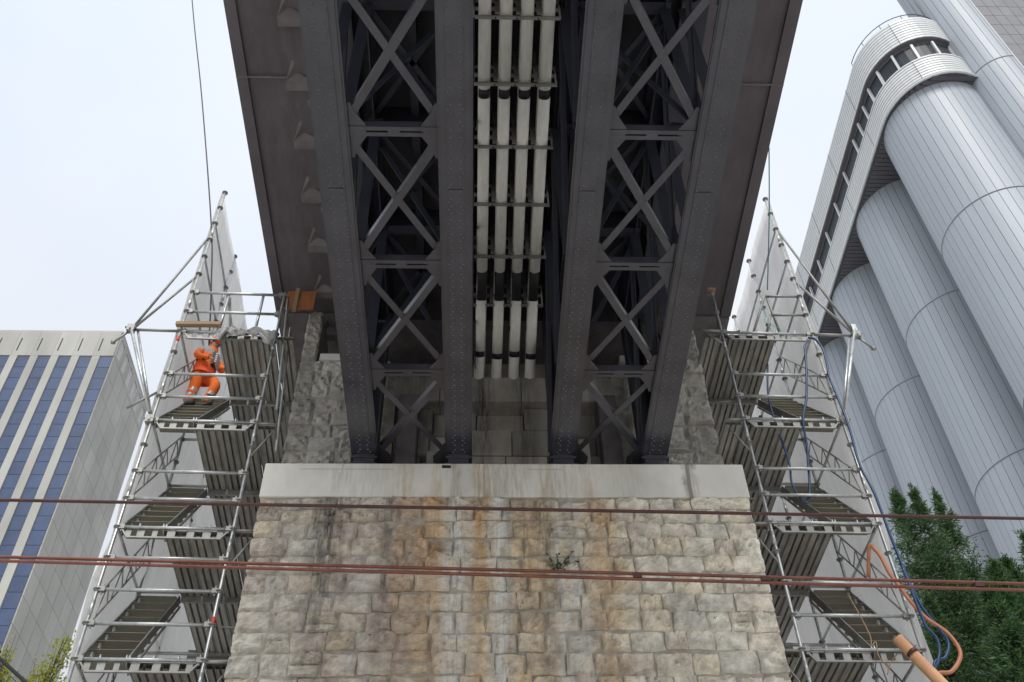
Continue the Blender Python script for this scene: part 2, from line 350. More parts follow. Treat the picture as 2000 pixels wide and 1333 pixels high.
MB().box(-1.34, 2.29, 13.0, 16.5, 11.463, 14.0).build('back_wall', M_ASHLAR, pier); MB().box(-2.79, 3.61, 13.7, 16.5, 14.43, 15.75).build('back_wall', M_ASHLAR, pier)
for z0, z1, off in ((11.47, 12.0, 0), (12.0, 12.5, .35), (12.5, 13.05, .1), (13.05, 13.55, .4), (13.55, 14.05, .2)):
    x = -1.38 - off * .3
    while x < 2.32:
        wd = random.uniform(.55, .85); x1 = min(x + wd, 2.34)
        pr = .16 if (-.15 < (x + x1) / 2 < .35 or .75 < (x + x1) / 2 < 1.15 or (x + x1) / 2 < -.9 or (x + x1) / 2 > 1.9) else 0
        b = MB(); b.box(x + .006, x1 - .006, 12.75 - pr + random.uniform(0, .02), 13.05, z0 + .006, z1 - .006); bevel(b.build('ashlar_block', M_ASHLAR, pier), .012, 1); x = x1
for x0, x1 in ((-1.36, -.62), (-.612, .1), (.108, .75), (.758, 1.4), (1.408, 2.31)):      # course the pipes run into
    b = MB(); b.box(x0, x1, 12.43, 12.76, 13.56, 14.12); bevel(b.build('ashlar_block', M_ASHLAR, pier), .012, 1)
# dim pilasters standing between the girder feet
for x0, x1, zt in ((-1.28, -.95, 13.6), (-.78, -.52, 12.35), (1.62, 1.8, 12.6), (2.0, 2.32, 13.6)):
    b = MB(); b.box(x0, x1, 12.3, 12.76, 11.463, zt); bevel(b.build('pilaster', M_BRACKET if x0 > 1.9 or x0 < -1 else M_ASHLAR, pier), .02, 1)

# ------------------------------------------------------------------ steel truss bridge
br = thing('steel_truss_bridge', 'dark painted steel truss bridge with four riveted bottom chords and wide concrete deck', 'bridge', (0, 0, 0))
YB0, YB1 = -9.0, 12.15
ZC = 11.75                                # underside of the bottom chords
CH = [(-1.845, -1.495), (-.435, -.095), (1.13, 1.475), (2.51, 2.875)]
PAN = [12.0 - 1.925 * k for k in range(0, 11)]
deck = MB()
deck.box(-3.54, 4.55, YB0, 12.62, 16.0, 16.5); deck.box(-3.71, -3.54, YB0, 12.62, 15.955, 16.5); deck.box(4.55, 4.74, YB0, 12.62, 15.955, 16.5)
deck.build('deck_slab', M_DECK, br)
dk2 = MB(); dk2.box(-3.54, 4.55, 12.65, 24, 15.985, 16.5); dk2.box(-3.70, -3.54, 12.65, 24, 15.95, 16.5); dk2.box(4.55, 4.73, 12.65, 24, 15.95, 16.5); dk2.build('abutment_slab', M_BRACKET, br)
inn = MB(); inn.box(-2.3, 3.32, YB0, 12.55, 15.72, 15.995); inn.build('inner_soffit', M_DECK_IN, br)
for a, b in ((-2.80, -2.302), (3.322, 3.82)): MB().box(a, b, YB0, 12.5, 15.955, 15.999).build('haunch_strip', M_DECK, br)
for yj in (7.8, 2.6):
    for a, b in ((-3.712, -2.82), (3.84, 4.742)): MB().box(a, b, yj, yj + .022, 15.948, 15.99).build('slab_joint', M_BRACKET, br)
def bracket_mesh(s):
    b = MB(); x0, x1, xm = 0, .42, .11
    zb = -.15; b.box(*(sorted((s * x0, s * x1))), 0, .15, zb, 0)
    # sloping near face: from the bottom edge up to a point on the soffit line
    A = (s * x0, -.001, zb); B = (s * x1, -.001, zb); C = (s * .17, -.10, -.03); D = (s * .10, -.28, -.001); E2 = (s * .17, -.28, -.001); F = (s * x1, -.02, -.001)
    b.add([A, B, C, D, E2, F], [(0, 1, 2), (0, 2, 4, 3), (1, 5, 4, 2)] if s > 0 else [(0, 2, 1), (0, 3, 4, 2), (1, 2, 4, 5)])
    return b.mesh('cantilever_bracket', M_BRACKET)
bm_l, bm_r = bracket_mesh(1), bracket_mesh(-1)
for k in range(-8, 7):
    y = 6.78 + 1.046 * k
    put('cantilever_bracket', bm_l, br, loc=(-2.945, y, 15.999)); put('cantilever_bracket', bm_r, br, loc=(3.99, y, 15.999))
for x, y in ((-2.62, 8.05), (-2.62, 10.05)):
    b = MB(); b.box(x, x + .32, y, y + .12, 15.72, 15.92); b.build('conduit_box', M_BRACKET, br)
# bottom chords, rivets, top chords
rv = MB()
def rivet(mb, x, y, zz, nrm=(0, 0, -1), r=.018):
    n = Vector(nrm); a = n.orthogonal().normalized(); c = n.cross(a); p = Vector((x, y, zz))
    vs = [p + (a * math.cos(k * 1.0472) + c * math.sin(k * 1.0472)) * r for k in range(6)] + [p + (a * math.cos(k * 1.0472) + c * math.sin(k * 1.0472)) * r * .6 + n * .009 for k in range(6)]
    mb.add(vs, [(k, (k + 1) % 6, 6 + (k + 1) % 6, 6 + k) for k in range(6)] + [(6, 7, 8, 9, 10, 11)], False)
for gi, (x0, x1) in enumerate(CH):
    xc = (x0 + x1) / 2
    c = MB(); c.box(x0 + .075, x1 - .075, YB0, YB1, ZC, ZC + .012)                        # cover plate
    c.box(x0, x1, YB0, YB1, ZC + .0125, ZC + .03)                                          # flange
    for sx in (-1, 1):
        c.box(xc + sx * .125 - .01, xc + sx * .125 + .01, YB0, YB1, ZC + .0305, ZC + .34)    # webs
        c.box(xc + sx * .125 + (.0105 if sx > 0 else -.075), xc + sx * .125 + (.075 if sx > 0 else -.0105), YB0, YB1, ZC + .031, ZC + .045)
    c.build('bottom_chord', M_STEEL, br)
    for yy in (6.95, 1.2): MB().box(x0 + .073, x1 - .073, yy - .006, yy + .006, ZC - .003, ZC - .0005).build('splice_joint', M_RUBBER, br)
    r_ = MB(); y = 3.0
    while y < 11.9:
        for xx in (xc - .055, xc + .055): rivet(r_, xx, y, ZC)
        if int(y * 10) % 2 == 0:
            for xx in (xc - .088, xc + .088): rivet(r_, xx, y + .05, ZC)
        y += .105
    r_.build('rivets', M_STEEL, br, kind='stuff')
    tcd = MB(); tcd.box(xc - .17, xc + .17, YB0, YB1 + .1, 15.38, 15.40); tcd.box(xc - .17, xc + .17, YB0, YB1 + .1, 15.70, 15.719)
    for sx in (-1, 1): tcd.box(xc + sx * .11 - .01, xc + sx * .11 + .01, YB0, YB1 + .1, 15.101, 15.70)
    tcd.build('top_chord', M_STEEL_SHADE, br)
    shoe = MB(); shoe.box(x0 - .03, x1 + .03, 11.64, 12.2, 11.463, 11.53); shoe.box(x0 + .02, x1 - .02, 11.70, 12.15, 11.5305, ZC - .004); shoe.box(x0 - .02, x1 + .02, 11.68, 12.16, 11.66, 11.70)
    shoe.build('bearing_shoe', M_STEEL, br)
    ep = MB()
    for sx in (-1, 1): ep.box(xc + sx * .145 - .012, xc + sx * .145 + .012, 11.84, 12.14, ZC + .05, 15.1)
    ep.box(xc - .13, xc + .13, 12.06, 12.08, ZC + .35, 15.1); ep.build('end_post', M_STEEL_SHADE, br)
    for k, yp in enumerate(PAN):
        if k:
            p = MB()
            for sx in (-1, 1):
                p.bar((xc + sx * .145, yp, ZC + .2), (xc + sx * .145, yp, 15.15), .012, .12, (1, 0, 0)); p.bar((xc + sx * .10, yp, ZC + .345), (xc + sx * .10, yp, 15.15), .09, .01, (0, 1, 0))
            p.build('web_post', M_STEEL_SHADE, br)
            gp = MB()
            for sx in (-1, 1): gp.box(xc + sx * .1385 - .005, xc + sx * .1385 + .005, yp - .3, yp + .3, ZC + .12, ZC + .6)
            gp.build('node_plate', M_STEEL, br)
        if k < len(PAN) - 1:
            y0, y1 = yp, PAN[k + 1]
            for (za, zb, sx) in ((ZC + .25, 15.25, -1), (15.25, ZC + .25, 1)):
                d = MB(); d.bar((xc + sx * .165, y0 - .05, za), (xc + sx * .165, y1 + .05, zb),   .016, .08, (1, 0, 0)); d.bar((xc + sx * .19, y0 - .05, za), (xc + sx * .19, y1 + .05, zb), .05, .012, (1, 0, 0), (0, .05)); d.build('web_diagonal', M_STEEL_SHADE, br)
# lateral bracing between the chords of each pair
ZB = ZC + .075
for pi, (ga, gb) in enumerate(((0, 1), (2, 3))):
    xa, xb = CH[ga][1] - .04, CH[gb][0] + .04; outs = -1 if pi == 0 else 1
    for k, yp in enumerate(PAN):
        yy = yp if k else 11.93
        if k:
            st = MB(); hw = .062
            st.box(xa, xb, yy - hw, yy - .012, ZB, ZB + .012); st.box(xa, xb, yy + .012, yy + hw, ZB, ZB + .012)
            for f0, f1 in ((0, .22), (.44, .56), (.8, 1)): st.box(xa + (xb - xa) * f0, xa + (xb - xa) * f1, yy - .0118, yy + .0118, ZB + .001, ZB + .013)
            st.box(xa, xb, yy - hw, yy - hw + .012, ZB + .0125, ZB + .12); st.box(xa, xb, yy + hw - .012, yy + hw, ZB + .0125, ZB + .12)
            st.build('cross_strut', M_STEEL, br)
        for xs, sg in ((xa, 1), (xb, -1)):                                                  # gusset plates
            gpl = MB(); pts = [(xs - sg * .03, yy - .36), (xs + sg * .1, yy - .36), (xs + sg * .14, yy - .24), (xs + sg * .26, yy - .07), (xs + sg * .26, yy + .07), (xs + sg * .14, yy + .24), (xs + sg * .1, yy + .36), (xs - sg * .03, yy + .36)]
            if k == 0: pts = [(a, min(b, 12.1)) for a, b in pts]
            gpl.poly(pts if sg > 0 else pts[::-1], ZB + .0145, ZB + .026)
            for dx, dy in ((.05, -.3), (.05, -.22), (.05, .22), (.05, .3), (.18, -.04), (.18, .04)):
                if k or dy < .1: rivet(gpl, xs + sg * dx, yy + dy, ZB + .0145, r=.011)
            gpl.build('gusset_plate', M_STEEL, br)
        if k < len(PAN) - 1:
            y0, y1 = yy - .1, PAN[k + 1] + .1
            # diagonal that runs from the far outer chord to the near inner chord carries its upright leg on the outer side
            o_, i_ = (xa + .04, xb - .04) if pi == 0 else (xb - .04, xa + .04)
            for (pa, pb, zz, lg) in (((o_, y0), (i_, y1), ZB + .03, 1), ((i_, y0), (o_, y1), ZB + .047, -1)):
                d = MB(); A = (pa[0], pa[1], zz); B = (pb[0], pb[1], zz)
                d.bar(A, B, .088, .012)
                dv = Vector((pb[0] - pa[0], pb[1] - pa[1], 0)).normalized(); nrm = Vector((-dv.y, dv.x, 0))
                want = Vector((outs, -.8, 0)) if lg == 1 else Vector((outs, .2, 0))
                if nrm.dot(want) < 0: nrm = -nrm
                sh = nrm * .039
                d.bar(Vector(A) + sh + Vector((0, 0, .0565)), Vector(B) + sh + Vector((0, 0, .0565)), .011, .1)
                d.build('lateral_diagonal', M_STEEL, br)
    xa2, xb2 = xa - .1, xb + .1
    for k, yp in enumerate(PAN[1:], 1):                                                    # sway frames and floor beams
        for za, zb, dy in ((ZC + .3, 15.2, .06), (15.2, ZC + .3, .09)):
            d = MB(); d.bar((xa2, yp + dy, za), (xb2, yp + dy, zb), .075, .012, (0, 1, 0)); d.bar((xa2, yp + dy, za), (xb2, yp + dy, zb), .012, .075, (0, 1, 0), (.03, .045)); d.build('sway_brace', M_STEEL_SHADE, br)
        fb = MB(); fb.box(xa2, xb2, yp - .01, yp + .01, 15.15, 15.69); fb.box(xa2, xb2, yp - .09, yp + .09, 15.135, 15.1495); fb.build('floor_beam', M_STEEL_SHADE, br)
    for k in range(len(PAN) - 1):
        for a, b in (((xa2, PAN[k]), (xb2, PAN[k + 1])), ((xb2, PAN[k]), (xa2, PAN[k + 1]))):
            d = MB(); d.bar((*a, 15.3), (*b, 15.3), .08, .03); d.build('upper_lateral', M_STEEL_SHADE, br)
    lb = MB(); xm = (xa + xb) / 2; lb.box(xm - .06, xm + .06, YB0, 12.1, 15.45, 15.7); lb.build('stringer', M_STEEL_SHADE, br)

# ------------------------------------------------------------------ pipes and their hangers
HY = [4.15, 5.19, 6.22, 7.22, 8.25, 9.29, 10.32, 11.36]
LANE = [.075, .365, .655, .945]
SIDE = ['farthest left', 'second from left', 'third from left', 'farthest right']
for layer, zc in ((0, 14.885), (1, 15.165)):
    for i, x in enumerate(LANE):
        if layer: lab = ['upper tier cream pipe, the one nearest the left girder pair', 'upper tier cream pipe half hidden over the second lower pipe', 'upper tier cream pipe half hidden over the third lower pipe', 'upper tier cream pipe, the one nearest the right girder pair'][i]
        else: lab = 'cream conduit pipe of the lower tier, %s, hung under the bridge' % SIDE[i]
        t = thing('conduit_pipe', lab, 'pipe', (x, 0, zc), 0, 'cream pipes hung between the girders')
        dx = (-.01, .0, .005, -.005)[i]
        segs = [(-6.5, 2.25), (2.4, 7.33), (7.48, 10.68)] if layer == 0 else [(-6.5, 5.1), (5.25, 11.1)]
        for a, b in segs:
            m = MB(); m.tube([(0, a, 0), (0, b, 0)], .088, 20); m.build('pipe_segment', M_PIPE, t)
        for (a, b), (c, d) in zip(segs, segs[1:]):
            m = MB(); m.tube([(0, b - .01, 0), (0, c + .01, 0)], .080, 16); m.build('rubber_joint', M_RUBBER, t)
        e = segs[-1][1]
        if layer == 0:
            m = MB(); m.tube([(0, e - .02, 0), (0, e + .3, -.015), (dx, 11.34, -.05)], .080, 16); m.build('rubber_sleeve', M_RUBBER, t)
            p0, p1 = Vector((dx, 11.3, -.05)), Vector((dx - .02, 12.05 + .05 * (i % 2), -.50)); p2 = Vector((dx - .05, 12.9, -.98))
        else:
            p0, p1 = Vector((0, 11.05, 0)), Vector((-.01, 11.9, -.3)); p2 = Vector((-.02, 12.9, -.75))
        m = MB(); m.tube([p0, p1], .088, 20); m.build('pipe_segment', M_PIPE, t)
        q = p1 + (p2 - p1).normalized() * .1
        m = MB(); m.tube([p1 - (p1 - p0).normalized() * .01, q], .084, 16); m.build('rubber_joint', M_RUBBER, t)
        m = MB(); m.tube([q, p2], .088, 20); m.build('pipe_segment', M_PIPE, t)
for k, y in enumerate(HY):
    t = thing('pipe_hanger', 'steel ladder hanger frame carrying two tiers of cream pipes, number %s' % k, 'pipe hanger', (.51, y, 14.77), 0, 'hanger frames under the cream pipes')
    nth = ['first above the frame edge', 'over the top edge', 'topmost one fully in view', 'just above the black pipe joints', 'third down from the top', 'fourth down from the top', 'just above the rounded pipe ends', 'lowest, below the black sleeves'][k]
    t['label'] = 'grey steel hanger frame round the cream pipes, %s' % nth
    m = MB(); m.box(-.60, .60, -.02, .02, -.02, .02); m.build('bottom_rail', M_GALV_D, t)
    for sx in (-1, 1):
        m = MB(); m.tube([(sx * .585, 0, .021), (sx * .585, 0, .93)], .013, 8); m.build('side_rod', M_GALV_D, t)
    for zz in (.26, .51):
        m = MB(); m.box(-.6, .6, -.022, .022, zz - .02, zz + .02); m.build('rung', M_GALV_D, t)
    m = MB()
    for xx in (-.29, 0, .29): m.tube([(xx, 0, -.0205), (xx, 0, -.028)], .014, 8)
    m.build('bolt', M_RUBBER, t)
    m = MB()
    for xx in (-.27, .02, .3): m.box(xx - .03, xx + .03, -.05, -.03, .03, .9)
    m.build('back_strap', M_GALV_D, t)

# ------------------------------------------------------------------ scaffold stair towers
TW, TD = 1.57, 1.565
def scaffold(label, ox, oy, rz, sg, ztop, extra_k):
    T = thing('scaffold_stair_tower', label, 'scaffold', (ox, oy, 0), rz, 'scaffold stair towers')
    Z = lambda k: ztop - .5 * k
    U = lambda u: sg * u
    NK = 36
    def standard(u, v, ktop, red=()):
        m = MB(); m.tube([(U(u), v, 0), (U(u), v, Z(ktop) + .06)], .0245, 10); s = m.build('standard', M_GALV, T)
        for k in range(int(math.ceil(ktop)), NK): put('rosette', ROS, s, loc=(U(u), v, Z(k)))
        for k in range(int(math.ceil(ktop)) + 2, NK, 4): put('spigot_collar', COLLAR, s, loc=(U(u), v, Z(k) - .28))
        for zr in red: put('red_band', REDB, s, loc=(U(u), v, zr))
        b = MB(); b.box(U(u) - .08, U(u) + .08, v - .08, v + .08, 0, .012); b.build('base_plate', M_GALV_D, s)
    of_red = (Z(8.4), Z(14.6)) if sg > 0 else ()
    standard(0, 0, 0, of_red); standard(0, TD, 0); standard(TW, 0, 6 if sg > 0 else 6, (Z(18.9),) if sg > 0 else ()); standard(TW, TD, 7)
    standard(0, 2 * TD, 0); standard(TW, 2 * TD, 9)
    def ledger(p, q, name='ledger', r=.0245, mt=None):
        m = MB(); m.tube([p, q], r, 8); return m.build(name, mt or M_GALV, T)
    front = ([6, 7] if sg > 0 else []) + [8, 10, 11, 12, 14, 15, 16, 18, 19, 20, 22, 23, 24, 26, 27, 28] + extra_k
    for k in front:
        o = ledger((U(.03), 0, Z(k)), (U(TW - .03), 0, Z(k)))
        for uu in (.06, TW - .06): put('wedge_head', WEDGE, o, loc=(U(uu), 0, Z(k)))
    for k in [8, 10, 12, 14, 16, 18, 20, 24, 28]: ledger((U(.03), TD, Z(k)), (U(TW - .03), TD, Z(k)))
    for k in [2, 4, 6, 8, 12, 16, 20, 24, 28]:
        ledger((U(0), .03, Z(k)), (U(0), TD - .03, Z(k)), r=.022); ledger((U(0), TD + .03, Z(k)), (U(0), TD + 1.54, Z(k)), r=.022)
    for k in [8, 12, 16, 20, 24, 28]: ledger((U(TW), .03, Z(k)), (U(TW), TD - .03, Z(k)), r=.022)
    def back_bay(k):
        zt = Z(k); prof = plank_profile(.645, .935)
        for a in (.645, .955, 1.265, 1.575):
            m = MB(); m.ext([(U(x + a - .645), zt + z_) for x, z_ in prof], TD + .03, 2 * TD); m.box(*sorted((U(a), U(a + .29))), TD + .03, 2 * TD, zt - .0115, zt - .002); m.build('plank', M_PLANK, T)
        m = MB(); m.box(*sorted((U(.5), U(TW + .3))), 2 * TD + .01, 2 * TD + .05, zt - .17, zt - .02); m.build('back_transom', M_GALV_D, T)
    def plank_profile(a, b):
        wd = b - a; prof = []
        for rib in range(3):
            x = a + wd * rib / 3; s4 = wd / 3
            prof += [(x, -.03), (x + s4 * .16, -.03), (x + s4 * .2, -.085), (x + s4 * .84, -.085), (x + s4 * .88, -.03)]
        prof += [(b, -.03)]
        return [(a, -.012), (a, -.085), (a + .012, -.085), (a + .012, -.03)] + prof[1:-1] + [(b - .012, -.03), (b - .012, -.085), (b, -.085), (b, -.012)]
    for k in [8, 12, 16, 20, 24]:
        # truss transom under the front ledger: low tube, sloped ends and flat plates
        zt = Z(k); u0, u1 = .1, TW - .09
        m = MB(); m.bar((U(u0 + .05), 0, zt - .165), (U(u1 - .05), 0, zt - .165), .03, .022); m.bar((U(u0 - .04), 0, zt - .02), (U(u0 + .06), 0, zt - .16), .03, .02); m.bar((U(u1 + .04), 0, zt - .02), (U(u1 - .06), 0, zt - .16), .03, .02)
        tr = m.build('transom', M_GALV_D, T)
        pl = [(.16, .08), (.33, .10), (.52, .07), (.74, .11), (1.0, .10), (1.22, .11), (1.4, .08)]
        for uu, wd in pl:
            put('hook_plate', MB().box(U(uu) - wd / 2, U(uu) + wd / 2, .012, .022, zt - .152, zt - .03).mesh('hook_plate', M_GALV_D), tr)
        for uu in (.3, .62, .66, .95, 1.25): put('claw', CLAW, tr, loc=(U(uu), -.01, zt + .02))
        m = MB(); m.box(*sorted((U(.64), U(TW + .27))), TD - .02, TD + .02, zt - .17, zt - .02); m.build('back_transom', M_GALV_D, T)
        # corrugated steel planks
        for n, (a, b) in enumerate(((.645, .935), (.955, 1.245), (1.265, 1.54), (1.60, 1.85))):
            prof = plank_profile(a, b)
            m = MB(); m.ext([(U(x), zt + z_) for x, z_ in prof], .05, TD - .03)
            m.box(*sorted((U(a), U(b))), .05, TD - .03, zt - .0115, zt - .002); m.build('plank', M_PLANK, T)
        # stair flight from this level (front) up to the next one (back)
        z0, z1 = zt, zt + 2.0; n = 9
        back_bay(k)
        if k == 8: continue
        fl = MB()
        fl.bar((U(.055), .03, z0 - .05), (U(.055), TD, z1 - .12), .018, .15); fl.bar((U(.625), .03, z0 - .05), (U(.625), TD, z1 - .12), .018, .12)
        fl.bar((U(.66), .08, z0 - .16), (U(.66), TD - .02, z1 - .26), .022, .03)
        st = fl.build('stair_stringers', M_GALV_D, T)
        for i in range(n):
            yv = .05 + (i + .8) / n * (TD - .05); zz = z0 + (i + .3) / n * 2.0
            put('tread', TREAD, st, loc=(U(.34), yv, zz - .03))
            put('tread_bracket', TBR, st, loc=(U(.085), yv - .05, zz - .06))
        put('step_plate', MB().box(*sorted((U(.06), U(.62))), .03, .12, z0 - .03, z0 - .006).mesh('step_plate', M_TREAD), st)
        # lattice handrail along the outer side
        m = MB(); up0 = Vector((U(.06), .0, z0 + .98)); up1 = Vector((U(.06), 1.34, z0 + 2.86)); lo0 = Vector((U(.06), .0, z0 + .54)); lo1 = Vector((U(.06), 1.44, z0 + 2.55))
        m.tube([up0, up1], .013, 6); m.tube([lo0, lo1], .013, 6)
        for i in range(4):
            a = lo0.lerp(lo1, (i + .1) / 4); b = up0.lerp(up1, (i + .5) / 4); c2 = lo0.lerp(lo1, (i + .9) / 4)
            m.tube([a, b], .009, 5, False); m.tube([b, c2], .009, 5, False)
        m.build('stair_handrail', M_GALV_D, T)
    for k in (12, 16, 20):      # wall ties and bracket struts towards the pier
        m = MB(); m.tube([(U(TW), 0, Z(k) - .7), (U(TW + .26), 0, Z(k) - .2)], .014, 6); m.tube([(U(TW), 0, Z(k) - .02), (U(TW + .3), 0, Z(k) - .02)], .02, 6); m.build('console_bracket', M_GALV_D, T)
        m = MB(); m.tube([(U(TW + .02), .3, Z(k) + .66), (U(TW + .3), .35, Z(k) + .68)], .012, 6); m.build('wall_tie', M_GALV_D, T)
    # outrigger frame on the outer side
    x1 = -.80 if sg > 0 else -.76; zt = Z(8)
    m = MB(); m.tube([(0, 0, zt), (U(x1), 0, zt)], .0245, 8)
    m.tube([(U(x1), 0, zt), (U(-.02), 0, Z(2.75 if sg > 0 else 2.0))], .022, 8); m.tube([(U(x1), 0, zt - .02), (U(-.02), .03, Z(5))], .022, 8)
    m.tube([(U(x1), 0, zt), (U(x1 - .2), -.03, zt - .36)], .02, 8); m.tube([(U(x1 - .17), -.03, zt - .35), (U(x1 - .23), -.03, zt - .35)], .035, 8)
    o = m.build('outrigger_brace', M_GALV_D, T)
    m = MB(); m.tube([(U(x1), -.05, zt + (.12 if sg < 0 else 0)), (U(-.05), -.05, Z(12) + .1)], .026, 8); m.tube([(U(x1 + .1), .03, zt), (U(-.02), .03, Z(12) + .03)], .022, 8); m.build('outrigger_prop', M_GALV, T)
    put('coupler', COUP, o, loc=(U(x1), -.02, zt)); put('coupler', COUP, o, loc=(U(-.03), 0, Z(12)))
    if sg > 0:      # guard posts and inner rail at the top
        for uu, kb, kt in ((.61, 6, 8.2), (1.2, 6, 8.2)): ledger((U(uu), .03, Z(kt)), (U(uu), .03, Z(kb) + .05), 'guard_post')
        m = MB(); m.tube([(U(-.05), -.03, Z(10.9)), (U(-.42), -.03, Z(11.6))], .02, 8); m.build('lower_stub', M_GALV_D, T)
        m = MB(); m.tube([(U(.45), TD - .1, Z(5)), (U(1.1), TD - .1, Z(8))], .022, 8); m.tube([(U(.75), .5, Z(8)), (U(.62), .1, Z(6))], .022, 8); m.build('guard_diagonal', M_GALV_D, T)
        m = MB(); m.tube([(U(TW + .06), .05, Z(6)), (U(TW + .2), .25, Z(11))], .024, 8); m.tube([(U(TW + .14), .3, Z(7)), (U(TW + .3), .3, Z(12.6))], .02, 8); m.build('raking_tube', M_GALV, T)
    else:
        m = MB(); m.tube([(U(TW + .02), -.02, Z(8)), (U(TW + .34), -.02, Z(8) + .02)], .024, 8); m.tube([(U(TW), 0, Z(8.6)), (U(TW + .3), 0, Z(8) - .02)], .018, 8); m.build('console_bracket', M_GALV_D, T)
        m = MB(); m.box(U(TW) - .07, U(TW) + .07, -.07, .07, Z(6) + .07, Z(6) + .1); m.build('head_plate', M_WOOD, T)
        m = MB()
        for zz, u2 in ((Z(6), .6), (Z(7), .6)): m.tube([(U(.03), 0, zz), (U(u2), 0, zz - .02)], .022, 8)
        m.tube([(U(.6), 0, Z(5.9)), (U(.98), .1, Z(8) + .1)], .022, 8); m.tube([(U(.6), 0, Z(5.9)), (U(.46), .2, Z(7.7))], .022, 8); m.tube([(U(.62), 0, Z(7)), (U(.75), .15, Z(8) + .05)], .02, 8)
        m.build('guard_frame', M_GALV_D, T)
        m = MB(); m.box(*sorted((U(x1 - .03), U(x1 + .05))), -.07, .03, zt - .02, zt + .22); m.build('prop_head', M_GALV, T)
    return T
m = MB(); m.tube([(0, 0, -.006), (0, 0, .006)], .056, 10); m.tube([(0, 0, -.035), (0, 0, .02)], .032, 8); ROS = m.mesh('rosette', M_GALV_D)
m = MB(); m.tube([(0, 0, -.11), (0, 0, .11)], .0285, 10); COLLAR = m.mesh('spigot_collar', M_GALV)
m = MB(); m.tube([(0, 0, -.06), (0, 0, .06)], .0252, 10); REDB = m.mesh('red_band', M_RED)
m = MB(); m.box(-.04, .04, -.028, .028, -.035, .035); m.box(-.008, .008, -.012, .012, -.07, .075); WEDGE = m.mesh('wedge_head', M_GALV_D)
m = MB(); m.tube([(0, 0, -.045), (0, 0, .035)], .014, 6); CLAW = m.mesh('claw', M_GALV)
m = MB(); m.box(-.28, .28, -.15, .125, -.006, 0); TREAD = m.mesh('tread', M_TREAD)
m = MB(); m.add([(-.015, -.05, .03), (.015, -.05, .03), (.015, .06, .03), (-.015, .06, .03), (-.015, -.05, -.05), (.015, -.05, -.05)], [(0, 1, 2, 3), (0, 4, 5, 1), (4, 3, 2, 5), (0, 3, 4), (1, 5, 2)]); TBR = m.mesh('tread_bracket', M_WHITE)
m = MB(); m.box(-.06, .06, -.05, .05, -.07, .07); m.tube([(-.09, -.03, 0), (.09, -.03, 0)], .02, 8); m.tube([(0, -.07, -.03), (0, .07, -.03)], .02, 8); COUP = m.mesh('coupler', M_GALV_D)
LT = scaffold('scaffold stair tower left of the pier, with the orange worker on its top landing', -4.917, 11.5985, R(2.0), 1, 18.326, [17])
RTW = scaffold('scaffold stair tower right of the pier, with blue hoses hanging through it', 5.725, 11.692, R(1.33), -1, 18.457, [])

# white sheeting on the outer sides of the towers
def sheet(name, label, x, y0, y1, z0, z1, bulge, seed):
    rnd = random.Random(seed); ny, nz = 18, 60; vs = []; fs = []
    ph = [rnd.uniform(0, 6) for _ in range(8)]
    for j in range(nz + 1):
        zz = z0 + (z1 - z0) * j / nz
        for i in range(ny + 1):
            f = i / ny; y = y0 + (y1 - y0) * f
            tie = abs(math.sin(math.pi * f * 2)) * .6 + .4
            d = bulge * min(1, .12 + 3 * f + max(0, (12 - zz) / 3)) * (.35 * math.sin(zz * 1.7 + ph[0]) * tie + .25 * math.sin(3.1 * y + zz * 3.1 + ph[1]) + .18 * math.sin(zz * 5.3 - y * 2 + ph[2]) + .12 * math.sin(7 * y + 2.2 * zz + ph[3]))
            top = (-.75 * f * (1 if x < 0 else -.6) + .05 * math.sin(6 * f)) * (1 if name else 1) if j == nz else 0
            vs.append((x + d, y, zz + top * (j / nz)))
    W = ny + 1
    fs = [(j * W + i, j * W + i + 1, (j + 1) * W + i + 1, (j + 1) * W + i) for j in range(nz) for i in range(ny)]
    mb = MB(); mb.add(vs, fs, True); o = mb.build(name, M_TARP); tag(o, label, 'sheeting', 'white sheeting on the scaffolds')
    sd = o.modifiers.new('thick', 'SOLIDIFY'); sd.thickness = .004
    return o
sheet('tarpaulin', 'white sheeting on the outer side of the left scaffold tower', -4.985, 11.60, 20.0, .6, 18.42, .10, 3)
sheet('tarpaulin', 'white sheeting on the outer side of the right scaffold tower', 5.80, 11.70, 20.5, .6, 18.6, -.10, 5)
# small things on the towers
b = MB(); b.box(-5.0, -4.26, 11.5, 11.58, 14.40, 14.47); tag(b.build('timber_board', M_WOOD), 'short brown timber lying across the left tower above the worker', 'timber')
b = MB(); b.box(-3.385, -2.88, 11.93, 11.96, 15.30, 15.77); fp = b.build('formwork_panel', M_FORM)
tag(fp, 'orange brown formwork panel with a batten beside the deck edge', 'formwork panel'); b = MB(); b.box(-3.24, -3.17, 11.89, 11.928, 15.2, 15.82); b.build('batten', M_WOOD, fp)
rnd = random.Random(11); vs = []; fs = []; nx, nz = 22, 8
for j in range(nz + 1):
    for i in range(nx + 1):
        f = i / nx; drop = (.12 + .22 * max(0, math.exp(-((f - .04) / .06) ** 2)) + .26 * math.exp(-((f - .86) / .1) ** 2)) * j / nz
        vs.append((-4.27 + .96 * f, 11.53 + .05 * math.sin(17 * f + 2 * j) + rnd.uniform(-.03, .03) - .02 * j / nz, 14.33 - .05 * f + .03 * math.sin(11 * f) - drop + rnd.uniform(-.012, .012)))
fs = [(j * (nx + 1) + i, j * (nx + 1) + i + 1, (j + 1) * (nx + 1) + i + 1, (j + 1) * (nx + 1) + i) for j in range(nz) for i in range(nx)]
mb = MB(); mb.add(vs, fs, True); tag(mb.build('plastic_sheet', M_PLASTIC), 'crumpled white plastic sheet draped along the edge of the top left platform', 'plastic sheet').modifiers.new('thick', 'SOLIDIFY').thickness = .004

